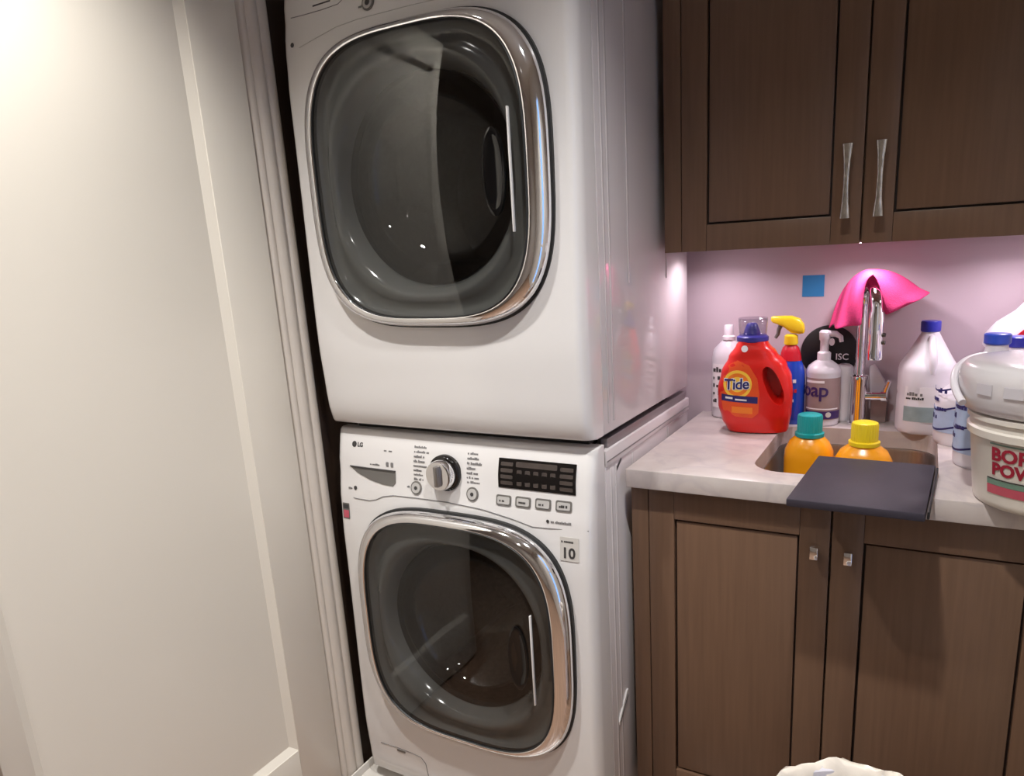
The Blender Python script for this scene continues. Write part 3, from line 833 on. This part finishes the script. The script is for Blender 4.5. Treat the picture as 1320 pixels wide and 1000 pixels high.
def tidesec(z, p=2.9):
    l, r, d = interp(Lp, z), interp(Rp, z), interp(Dp, z)
    return (l + r) / 2, (r - l) / 2, d
rings = []
zs = [0, .003, .008] + [.008 + .212 * i / 30 for i in range(1, 31)] + [.224, .228]
n = 64
for i, z in enumerate(zs):
    c, a, d = tidesec(z)
    if i == 0: a -= .006; d -= .006
    rings.append([tidep(c + a * math.copysign(abs(math.cos(t)) ** (2 / 2.9), math.cos(t)), d * math.copysign(abs(math.sin(t)) ** (2 / 2.9), math.sin(t)), z) for t in [2 * PI * k / n for k in range(n)]])
V = [p for r in rings for p in r]; Fc = []
for i in range(len(rings) - 1):
    for k in range(n): Fc.append((i * n + k, i * n + (k + 1) % n, (i + 1) * n + (k + 1) % n, (i + 1) * n + k))
Fc.append(tuple(range(n))[::-1]); Fc.append(tuple((len(rings) - 1) * n + k for k in range(n)))
tb = mk('body', V, Fc, 'red_plastic', T, smooth=True, angle=50)
# handle hole
def handle_hole():
    cu, cz, ru, rz, tl = .048, .122, .014, .044, math.radians(20)
    prof = []
    for k in range(24):
        a = 2 * PI * k / 24; x = ru * math.cos(a); z = rz * math.copysign(abs(math.sin(a)) ** .8, math.sin(a))
        prof.append((cu + x * math.cos(tl) - z * math.sin(tl), cz + x * math.sin(tl) + z * math.cos(tl)))
    V = []
    base = WL[T.name]
    for yy, k in ((-.09, 1.7), (-.035, 1.15), (.0, .95), (.022, .8)):
        for u, z in prof: V.append(Vector(tidep(cu + (u - cu) * k, yy, cz + (z - cz) * (1 + (k - 1) * .5))) - base)
    Fc = [tuple(range(24))[::-1], tuple(range(72, 96))]
    for i in range(3):
        for k in range(24): Fc.append((i * 24 + k, i * 24 + (k + 1) % 24, (i + 1) * 24 + (k + 1) % 24, (i + 1) * 24 + k))
    bool_cut(tb, [(V, Fc)])
    for f in tb.data.polygons: f.use_smooth = True
    tb.data.set_sharp_from_angle(angle=math.radians(40))
handle_hole()
def tsurf(u, z, t=0.0):
    c, a, d = tidesec(z)
    q = min(abs((u - c) / a), .995)
    return tidep(u, -d * (1 - q ** 2.9) ** (1 / 2.9) - t - .0006, z)
shield = [(-.072, .060), (-.04, .045), (.0, .042), (.014, .055), (.016, .10), (.010, .14), (-.010, .172), (-.038, .184), (-.060, .172), (-.074, .14), (-.079, .10)]
fan('label', shield, (-.03, .11), 'orange_label', T, tsurf, .0008, 6)
fan('bullseye', disc_pts(-.037, .126, .0345, 32), (-.037, .126), 'bull_yellow', T, lambda u, v, t=0: tsurf(u, v, t + .0008), .0006, 4)
fan('bullseye_ring', disc_pts(-.037, .126, .0275, 32), (-.037, .126), 'bull_orange', T, lambda u, v, t=0: tsurf(u, v, t + .0014), .0006, 4)
fan('bullseye_centre', disc_pts(-.037, .126, .0185, 32), (-.037, .126), 'bull_yellow', T, lambda u, v, t=0: tsurf(u, v, t + .002), .0004, 4)
text('brand_print', 'Tide', .036, 'white_print', T, off(lambda u, v, t=0: tsurf(u, v, t + .0026), -.069, .113, .07), bold=.0022, shear=.08, space=.92)
text('brand_print', 'Tide', .036, 'navy_print', T, off(lambda u, v, t=0: tsurf(u, v, t + .0034), -.069, .113, .07), bold=.0006, shear=.08, space=.92)
gridplate('label_band', -.076, .012, .0815, .098, 'navy_print', T, lambda u, v, t=0: tsurf(u, v - (u + .03) * .06, t + .0009), 14, 3, .0006)
gridplate('band_print', -.066, -.048, .088, .093, 'white_print', T, lambda u, v, t=0: tsurf(u, v - (u + .03) * .06, t + .0016), 4, 2, .0004)
gridplate('band_print', -.042, -.014, .086, .090, 'white_print', T, lambda u, v, t=0: tsurf(u, v - (u + .03) * .06, t + .0016), 6, 2, .0004)
gridplate('label_foot', -.050, .0, .054, .070, 'bull_orange', T, lambda u, v, t=0: tsurf(u, v - (u + .03) * .05, t + .0009), 10, 3, .0006)
capc = tidep(-.005, 0, 0)
lathe('collar', [(.036, .226), (.0385, .229), (.0385, .238), (.034, .241), (.022, .242)], (capc[0], capc[1], CZ), 'navy_cap', T, n=40)
lathe('spout', [(.021, .240), (.0195, .25), (.014, .266), (.010, .271)], (capc[0] - .002, capc[1], CZ), 'navy_cap', T, n=32)
lathe('dosing_cup', [(.033, .2415), (.034, .262), (.035, .284)], (capc[0], capc[1], CZ), 'clear_plastic', T, n=40, solid=.0012)
fan('hazard_mark', disc_pts(-.022, .212, .008, 16), (-.022, .212), 'white_print', T, tsurf, .0005, 3)

# ---- white bottle behind it
WB = thing('lotion_bottle', (.790, .688, CZ), 'slim white bottle half hidden behind the red detergent', 'bottle')
lathe('body', [(.036, 0), (.040, .004), (.041, .03), (.041, .165), (.036, .188), (.022, .204), (.016, .210), (.016, .216)], (.790, .688, CZ), 'milky_plastic', WB, sx=1.1, sy=.85)
lathe('cap', [(.017, .214), (.017, .222), (.0125, .226), (.0125, .250), (.011, .253)], (.790, .688, CZ), 'white_plastic', WB, n=24)
def cylmap(cx, cy, r, z0, a0, sx=1.0, sy=1.0, s=1.0):
    """wrap (u, v) round a vertical cylinder, a0 = bearing of u = 0"""
    return lambda u, v, t=0.0: (cx + sx * (r + t) * math.cos(a0 + u / r * s), cy + sy * (r + t) * math.sin(a0 + u / r * s), z0 + v)
wm_ = cylmap(.790, .688, .0415, CZ, -1.72, 1.1, .85)
gridplate('label', -.035, .035, .03, .150, 'white_print', WB, wm_, 12, 2, .0004)
for k, n_ in enumerate((6, 5, 7, 5, 6)):
    fine_print('label_print', n_, .014 if k else .019, 'dark_print', WB, off(lambda u, v, t=0: wm_(u, v, t + .0005), -.030, .128 - k * .021))

# ---- spray bottle
SX, SY = .957, .657
SP = thing('spray_bottle', (SX, SY, CZ), 'blue spray bottle with yellow trigger beside the red detergent', 'spray bottle')
lathe('body', [(.034, 0), (.037, .004), (.038, .02), (.038, .11), (.036, .135), (.031, .155), (.027, .165)], (SX, SY, CZ), 'blue_bottle', SP, sx=1.0, sy=.72, power=2.5)
lathe('shoulder', [(.0272, .165), (.0262, .172), (.024, .185), (.020, .198), (.014, .204), (.0125, .215)], (SX, SY, CZ), 'red_label', SP, sx=1.0, sy=.75, power=2.4)
spm = lambda u, v, t=0.0: (SX + u, SY - .72 * .0385 * (1 - min(abs(u / .0385), .97) ** 2.5) ** .4 - t - .0006, CZ + v)
for k, (u, v, mm, sz) in enumerate(((-.012, .110, 'white_print', .024), (-.010, .085, 'red_label', .024), (-.010, .060, 'white_print', .02), (-.012, .035, 'red_label', .02))):
    fine_print('label_print', 4, sz * .75, mm, SP, off(spm, u - .002, v))
lathe('collar', [(.0165, .206), (.0175, .210), (.0165, .228), (.012, .232)], (SX, SY, CZ), 'yellow_plastic', SP, n=24)
def head_sec(x, zc, hz, hy): return [(SX + x, SY + hy * math.copysign(abs(math.cos(a)) ** .6, math.cos(a)), CZ + zc + hz * math.copysign(abs(math.sin(a)) ** .6, math.sin(a))) for a in [2 * PI * k / 20 for k in range(20)]]
hd = [head_sec(-.050, .271, .005, .008), head_sec(-.047, .270, .008, .010), head_sec(-.02, .265, .014, .013), head_sec(.0, .257, .022, .0145), head_sec(.020, .252, .020, .013), head_sec(.030, .246, .012, .010), head_sec(.032, .244, .006, .006)]
V = [p for r in hd for p in r]; Fc = []
for i in range(len(hd) - 1):
    for k in range(20): Fc.append((i * 20 + k, i * 20 + (k + 1) % 20, (i + 1) * 20 + (k + 1) % 20, (i + 1) * 20 + k))
Fc += [tuple(range(20))[::-1], tuple(120 + k for k in range(20))]
hdo = mk('spray_head', V, Fc, 'yellow_plastic', SP, smooth=True)
tube('trigger', [(SX - .024, SY, CZ + .258), (SX - .031, SY, CZ + .245), (SX - .033, SY, CZ + .232), (SX - .039, SY, CZ + .222)], [.006, .0055, .005, .004], 'grey_plastic', SP, n=12)

# ---- round black plaque on the wall
DC = (1.041, 1.087)
DI = thing('round_plaque', (DC[0], BW - .003, DC[1] - .071), 'round black plaque with white print on the back wall', 'plaque')
ry = lambda r, y, n=64: [(DC[0] + r * math.cos(2 * PI * k / n), y, DC[1] + r * math.sin(2 * PI * k / n)) for k in range(n)]
V = ry(.071, BW - .0005) + ry(.071, BW - .005) + ry(.069, BW - .0065)
Fc = [tuple(range(64)), tuple(range(128, 192))] + [(i * 64 + k, i * 64 + (k + 1) % 64, (i + 1) * 64 + (k + 1) % 64, (i + 1) * 64 + k) for i in range(2) for k in range(64)]
mk('disc', V, Fc, 'black_disc', DI, smooth=True)
dm = lambda u, v, t=0.0: (DC[0] + u, BW - .0068 - t, DC[1] + v)
text('plaque_print', 'ISC', .023, 'white_print', DI, off(dm, .016, -.018), bold=.0003)
fine_print('plaque_print', 5, .012, 'grey_print', DI, off(dm, .012, -.035))
fan('plaque_mark', disc_pts(.006, .028, .007, 16, .010), (.006, .028), 'white_print', DI, dm, .0005, 2)

# ---- soap pump bottle
OX, OY = 1.037, .668
SO = thing('soap_dispenser', (OX, OY, CZ), 'pump soap bottle with taupe label in front of the black plaque', 'soap bottle')
lathe('body', [(.038, 0), (.041, .004), (.0415, .02), (.0415, .128), (.042, .134), (.042, .140), (.036, .152), (.022, .163), (.016, .166)], (OX, OY, CZ), 'milky_plastic', SO)
som = cylmap(OX, OY, .042, CZ, -PI / 2 + .2)
gridplate('label', -.058, .058, .018, .124, 'taupe_label', SO, som, 20, 2, .0004)
som2 = lambda u, v, t=0: som(u, v, t + .0005)
text('label_print', 'soap', .050, 'purple_print', SO, off(som2, -.078, .078), bold=.0007, space=.95)
gridplate('label_stripe', -.05, .0, .112, .118, 'white_print', SO, som2, 10, 1, .0004)
gridplate('label_stripe', -.05, .04, .044, .047, 'white_print', SO, som2, 14, 1, .0004)
gridplate('label_stripe', -.05, .05, .020, .040, 'purple_print', SO, som2, 16, 1, .0003)
fan('label_mark', disc_pts(.012, .031, .007, 14), (.012, .031), 'sticker', SO, lambda u, v, t=0: som(u, v, t + .001), .0004, 2)
lathe('pump_collar', [(.0155, .164), (.0165, .168), (.0165, .184), (.012, .188)], (OX, OY, CZ), 'white_plastic', SO, n=24)
lathe('pump_stem', [(.0105, .186), (.0105, .214), (.013, .218), (.014, .236), (.010, .241)], (OX, OY, CZ), 'white_plastic', SO, n=24)
tube('pump_nozzle', [(OX + .004, OY, CZ + .232), (OX + .026, OY - .002, CZ + .232), (OX + .038, OY - .003, CZ + .224), (OX + .040, OY - .003, CZ + .212)], [.009, .0075, .006, .005], 'white_plastic', SO, n=12)

# ---- slim white tube bottle and slanted scoop by the faucet
SB = thing('scrub_bottle', (1.083, .716, CZ), 'plain white cylinder bottle between soap pump and faucet', 'bottle')
lathe('body', [(.018, 0), (.0195, .003), (.0205, .02), (.0208, .120), (.0208, .124)], (1.083, .716, CZ), 'white_plastic', SB, n=32)
lathe('lid', [(.0212, .1242), (.0212, .136), (.019, .144), (.012, .149)], (1.083, .716, CZ), 'white_plastic', SB, n=32)
SCP = thing('dish_brush', (1.17, .712, CZ), 'white slanted brush leaning behind the faucet handle', 'brush')
V = [(1.140, .716, CZ + .146), (1.153, .716, CZ + .150), (1.192, .712, CZ + .085), (1.146, .712, CZ + .072), (1.140, .734, CZ + .146), (1.153, .734, CZ + .150), (1.192, .734, CZ + .085), (1.146, .734, CZ + .072)]
mk('brush_back', V, BF, 'white_plastic', SCP, bev=.004)
V = [(1.150, .714, CZ + .0), (1.186, .714, CZ + .0), (1.188, .714, CZ + .086), (1.148, .714, CZ + .075), (1.150, .732, CZ + .0), (1.186, .732, CZ + .0), (1.188, .732, CZ + .086), (1.148, .732, CZ + .075)]
mk('bristles', V, BF, 'taupe_label', SCP, bev=.002)

# ---- blue sticky note
nt_ = box('sticky_note', .968, 1.022, BW - .0012, BW - .0002, 1.232, 1.287, 'blue_note', bev=0)
tag(nt_, 'small blue square sticky note on the back wall', 'note')

# ---- jugs
def jug(name, label, c, r, hb, hs, hn, hc, rc, cap_m, yaw, lab):
    J = thing(name, (c[0], c[1], CZ), label, 'jug')
    prof = [(r * .93, 0), (r * .985, .004), (r, .012), (r, hb * .55), (r * .975, hb * .60), (r, hb * .66), (r, hb), (r * .96, hb + .012)]
    m_ = 7
    for k in range(1, m_ + 1):
        f = k / m_
        prof.append((r * .96 + (rc * .95 - r * .96) * (f ** .92), hb + .012 + (hn - hb - .012) * f))
    prof += [(rc * .9, hn + .006)]
    lathe('body', prof, (c[0], c[1], CZ), 'white_plastic', J, n=48, power=2.5, rot=yaw)
    lathe('cap', [(rc, hn + .003), (rc * 1.08, hn + .005), (rc * 1.08, hc - .003), (rc * 1.0, hc), (rc * .8, hc + .0005)], (c[0], c[1], CZ), cap_m, J, n=32)
    ca, sa = math.cos(yaw - PI / 2), math.sin(yaw - PI / 2)
    def hp(d, z): return (c[0] + ca * d, c[1] + sa * d, CZ + z)
    tube('handle', [hp(rc * .7, hn - .008), hp(rc * 1.35, hn - .012), hp(rc * 1.9, hn - .03), hp(r * .82, hb + .045), hp(r * .93, hb + .018), hp(r * .9, hb - .004)], [.007, .008, .0085, .0085, .009, .008], 'white_plastic', J, n=14)
    return J
GJ = jug('cleaner_jug', 'white gallon jug with navy cap standing right of the faucet', (1.272, .662), .0625, .150, 0, .236, .264, .020, 'blue_cap', .18, 0)
def jm(c, r, yaw):
    def f(u, v, t=0.0):
        a = -PI / 2 + u / r + yaw
        return (c[0] + (r * 1.0 + t) * math.copysign(abs(math.cos(a)) ** .86, math.cos(a)), c[1] + (r * 1.0 + t) * math.copysign(abs(math.sin(a)) ** .86, math.sin(a)), CZ + v)
    return f
g1 = jm((1.272, .662), .0636, .1)
gridplate('label', -.052, .052, .030, .115, 'white_print', GJ, g1, 20, 2, .0005)
g2 = lambda u, v, t=0: g1(u, v, t + .0006)
gridplate('label_picture', -.052, .012, .032, .068, 'sage_label', GJ, g2, 14, 2, .0005)
fine_print('label_print', 6, .012, 'grey_print', GJ, off(g2, -.045, .094))
fine_print('label_print', 10, .008, 'dark_print', GJ, off(g2, -.047, .085))
for k in range(4): gridplate('label_lines', .020, .048, .050 + k * .014, .054 + k * .014, 'grey_print', GJ, g2, 6, 1, .0003)

def label_bottle(name, label, c, r, h, cap_m, hc, a0, cat='bottle'):
    J = thing(name, (c[0], c[1], CZ), label, cat)
    lathe('body', [(r * .93, 0), (r * .98, .004), (r, .012), (r, h * .62), (r * .96, h * .70), (r * .70, h * .83), (.021, h * .94), (.019, h)], (c[0], c[1], CZ), 'white_plastic', J, n=44)
    lathe('cap', [(.021, h - .001), (.0235, h + .002), (.0235, hc - .002), (.021, hc), (.016, hc + .0005)], (c[0], c[1], CZ), cap_m, J, n=32)
    f = cylmap(c[0], c[1], r + .0006, CZ, a0)
    gridplate('label', -r * 1.5, r * 1.5, .030, h * .56, 'pale_blue_label', J, f, 24, 2, .0005)
    f2 = lambda u, v, t=0: f(u, v, t + .0006)
    for k in range(3): gridplate('label_line', -r * 1.3, r * 1.3, .040 + k * .044, .044 + k * .044, 'navy_print', J, lambda u, v, t=0: f2(u, v + .008 * math.sin(u * 40), t), 20, 1, .0004)
    for k in range(4): fine_print('label_print', 4, .015, 'navy_print', J, off(f2, -r * 1.15 + (k % 2) * .028, .058 + k * .020))
    return J
label_bottle('softener_bottle', 'blue-labelled bottle squeezed between gallon jug and bucket, rear one', (1.345, .558), .054, .150, 'blue_cap', .170, -2.05)
label_bottle('softener_bottle', 'blue-labelled bottle with bright blue cap just behind the bucket', (1.386, .384), .060, .246, 'blue_cap_light', .266, -2.2)
label_bottle('softener_bottle', 'bottle of which only a navy cap shows over the translucent tub', (1.432, .502), .046, .226, 'blue_cap', .247, -2.0)

# ---- slumped white bag behind the jugs
def bag():
    T_ = thing('plastic_bag', (1.47, .66, CZ), 'bulging white plastic bag leaning in the corner behind the jugs', 'bag')
    rings = []
    for i in range(15):
        f = i / 14; z = CZ + .002 + .36 * f
        xl = interp([(0, 1.425), (.45, 1.418), (.60, 1.375), (.66, 1.385), (.8, 1.44), (1, 1.535)], f); xr = interp([(0, 1.558), (.8, 1.562), (1, 1.555)], f)
        yc = .675; d = interp([(0, .045), (.5, .058), (.85, .05), (1, .012)], f)
        rings.append([((xl + xr) / 2 + (xr - xl) / 2 * math.copysign(abs(math.cos(a)) ** .7, math.cos(a)),
                       yc + d * math.copysign(abs(math.sin(a)) ** .8, math.sin(a)) + .003 * math.sin(a * 5 + f * 17), z) for a in [2 * PI * k / 36 for k in range(36)]])
    V = [p for r in rings for p in r]; Fc = []
    for i in range(14):
        for k in range(36): Fc.append((i * 36 + k, i * 36 + (k + 1) % 36, (i + 1) * 36 + (k + 1) % 36, (i + 1) * 36 + k))
    Fc += [tuple(range(36))[::-1], tuple(14 * 36 + k for k in range(36))]
    b = mk('body', V, Fc, 'bag_film', T_, smooth=True, angle=80)
    mk('red_print', [(1.425 + .012, .6165, 1.145), (1.54, .6165, 1.150), (1.54, .6165, 1.185), (1.475, .6165, 1.182), (1.425 + .012, .622, 1.145), (1.54, .622, 1.150), (1.54, .622, 1.185), (1.475, .622, 1.182)], BF, 'red_label', T_, bev=.001)
bag()

# ---- borax bucket with a translucent tub on it
KX, KY = 1.463, .178
K = thing('powder_bucket', (KX, KY, CZ), 'cream plastic bucket lettered in maroon at the counter edge', 'bucket')
lathe('body', [(.104, 0), (.108, .003), (.110, .012), (.1215, .118), (.1225, .120), (.127, .122), (.128, .134), (.124, .137), (.1235, .148), (.128, .150), (.128, .158), (.120, .159)], (KX, KY, CZ), 'bucket_plastic', K, n=64, angle=50)
def kmap(u, v, t=0.0):
    r = .110 + (v - .012) * (.0115 / .106) + .0006
    a = -2.28 + u / .115
    return (KX + (r + t) * math.cos(a), KY + (r + t) * math.sin(a), CZ + v)
tilt = lambda f: (lambda u, v, t=0: f(u, v, t))
text('bucket_print', 'BORAX', .031, 'maroon_print', K, off(kmap, -.019, .088), bold=.0011)
text('bucket_print', 'POWDER', .029, 'maroon_print', K, off(kmap, -.018, .063), bold=.0011)
gridplate('bucket_rule', -.022, .14, .1145, .117, 'green_print', K, kmap, 24, 1, .0004)
gridplate('bucket_band', -.028, .14, .044, .053, 'green_print', K, kmap, 24, 1, .0005)
gridplate('bucket_band', -.028, .14, .028, .0435, 'pink_print', K, kmap, 24, 1, .0005)
gridplate('bucket_band', -.028, .14, .0535, .0555, 'dark_print', K, kmap, 24, 1, .0005)
TU = thing('plastic_tub', (KX, KY, CZ + .16), 'translucent white upturned tub resting on the bucket', 'tub')
lathe('shell', [(.130, .1605), (.139, .163), (.146, .175), (.150, .20), (.1505, .218), (.147, .232), (.139, .241), (.126, .245), (.10, .246)], (KX + .004, KY + .01, CZ), 'tub_plastic', TU, n=64, angle=70)
def tubm(u, v, t=0.0):
    a = -2.35 + u / .15; r = .1512 + t
    return (KX + .004 + r * math.cos(a), KY + .01 + r * math.sin(a), CZ + v)
for k in range(3): gridplate('embossed_mark', -.03 + k * .05, .0 + k * .05, .198, .216, 'milky_plastic', TU, tubm, 8, 1, .0008)
hp_ = []
for k in range(25):
    f = k / 24; a = PI * (.73 + .40 * f)
    hp_.append((KX + .004 + .1565 * math.cos(a), KY + .01 + .1565 * math.sin(a), CZ + .172 + .062 * math.cos(f * PI / 2 * .95)))
tube('tub_highlight', hp_, .0065, 'white_plastic', TU, n=12)  # white arc built in as the bright highlight along the tub's left edge

# ---- two orange bottles standing in the sink
def sink_bottle(label, c, r, sy, cap_m, htop):
    b = thing('cleaner_bottle', (c[0], c[1], .7085), label, 'bottle', 'orange bottles standing in the sink')
    h = htop - .7085
    lathe('body', [(r * .92, 0), (r * .98, .004), (r, .014), (r, h * .60), (r * .97, h * .68), (r * .80, h * .755), (.030, h * .81), (.027, h * .825)], (c[0], c[1], .7085), 'orange_bottle', b, n=44, sy=sy, power=2.3)
    lathe('cap_ring', [(.031, h * .80), (.033, h * .805), (.033, h * .835), (.030, h * .842)], (c[0], c[1], .7085), cap_m, b, n=36)
    V = []; prof = [(.0285, h * .84), (.0285, h * .975), (.027, h * .993), (.023, h)]
    n = 64; Fc = []
    for r_, z in prof:
        for k in range(n):
            rr_ = r_ - (.0009 if k % 2 else 0)
            V.append((c[0] + rr_ * math.cos(2 * PI * k / n), c[1] + rr_ * math.sin(2 * PI * k / n), .7085 + z))
    for i in range(len(prof) - 1):
        for k in range(n): Fc.append((i * n + k, i * n + (k + 1) % n, (i + 1) * n + (k + 1) % n, (i + 1) * n + k))
    Fc += [tuple(range(n))[::-1], tuple(3 * n + k for k in range(n))]
    mk('cap', V, Fc, cap_m, b, smooth=True, angle=30)
sink_bottle('orange bottle with teal screw cap standing in the sink', (1.034, .476), .056, .8, 'teal_plastic', .978)
sink_bottle('orange bottle with yellow screw cap standing in the sink', (1.156, .432), .0615, .8, 'yellow_plastic', .976)

# ---- dark mat over the sink front
def matfn(x, y, z):     # slightly skewed slab
    return (x + (y - .15) * .055, y + (x - 1.18) * -.02, z)
MT = thing('drying_mat', (1.18, .15, CZ), 'dark charcoal slab overhanging the counter front over the sink', 'mat')
box('slab', 1.068, 1.288, -.002, .298, CZ + .0004, CZ + .0155, 'mat_rubber', MT, bev=.003, fn=matfn)
box('edge_strip', 1.2895, 1.2935, .012, .285, CZ + .001, CZ + .0145, 'gasket', MT, bev=.0015, fn=matfn)

# ---- waste bin with liner in front of the base cabinet
bx_, by_ = 1.222, -.245
BN = thing('waste_bin', (bx_, by_, 0), 'white bin with a cream liner in front of the base cabinet', 'bin')
lathe('bin_body', [(.10, 0), (.105, .004), (.135, .49), (.139, .495), (.139, .498)], (bx_, by_, .0), 'white_plastic', BN, n=48, solid=.003)
V = []; Fc = []; n = 72
for j, (r, z) in enumerate([(.122, .40), (.130, .47), (.136, .502), (.142, .506), (.146, .498), (.147, .46), (.146, .42)]):
    for k in range(n):
        a = 2 * PI * k / n; wv = .003 * math.sin(9 * a + j) + .002 * math.sin(17 * a + 2 * j)
        V.append((bx_ + (r + wv * (j != 3)) * math.cos(a), by_ + (r + wv * (j != 3)) * math.sin(a), z + wv * 1.2))
for j in range(6):
    for k in range(n): Fc.append((j * n + k, j * n + (k + 1) % n, (j + 1) * n + (k + 1) % n, (j + 1) * n + k))
mk('liner', V, Fc, 'liner_film', BN, smooth=True, angle=80, solid=.0008)

# ================================================================== CEILING LIGHTS
LAB = ['recessed ceiling downlight above the counter front', 'recessed ceiling downlight beside the white panelled door', 'added fill downlight in the ceiling farther back in the room']
for (x, y), lab, pw_, cone in zip(DOWN_SPOTS, LAB, DOWNLIGHT_W, DOWN_CONE):
    dl = thing('ceiling_downlight', (x, y, CEIL - .006), lab, 'light', 'recessed ceiling downlights')
    lathe('trim_ring', [(.046, .0), (.062, .001), (.064, .0055), (.046, .0055)], (x, y, CEIL - .006), 'ceiling_paint', dl, n=32)
    lathe('lens', [(.044, .002), (.0445, .0055)], (x, y, CEIL - .006), 'lamp_lens', dl, n=32)
    L = bpy.data.lights.new('downlight_lamp', 'SPOT'); L.energy = pw_; L.color = (1.0, .98, .95)
    L.spot_size = math.radians(cone); L.spot_blend = 1.0; L.shadow_soft_size = .04
    lo = bpy.data.objects.new('downlight_lamp', L); COL.objects.link(lo); lo.parent = dl; lo.location = (0, 0, -.004)
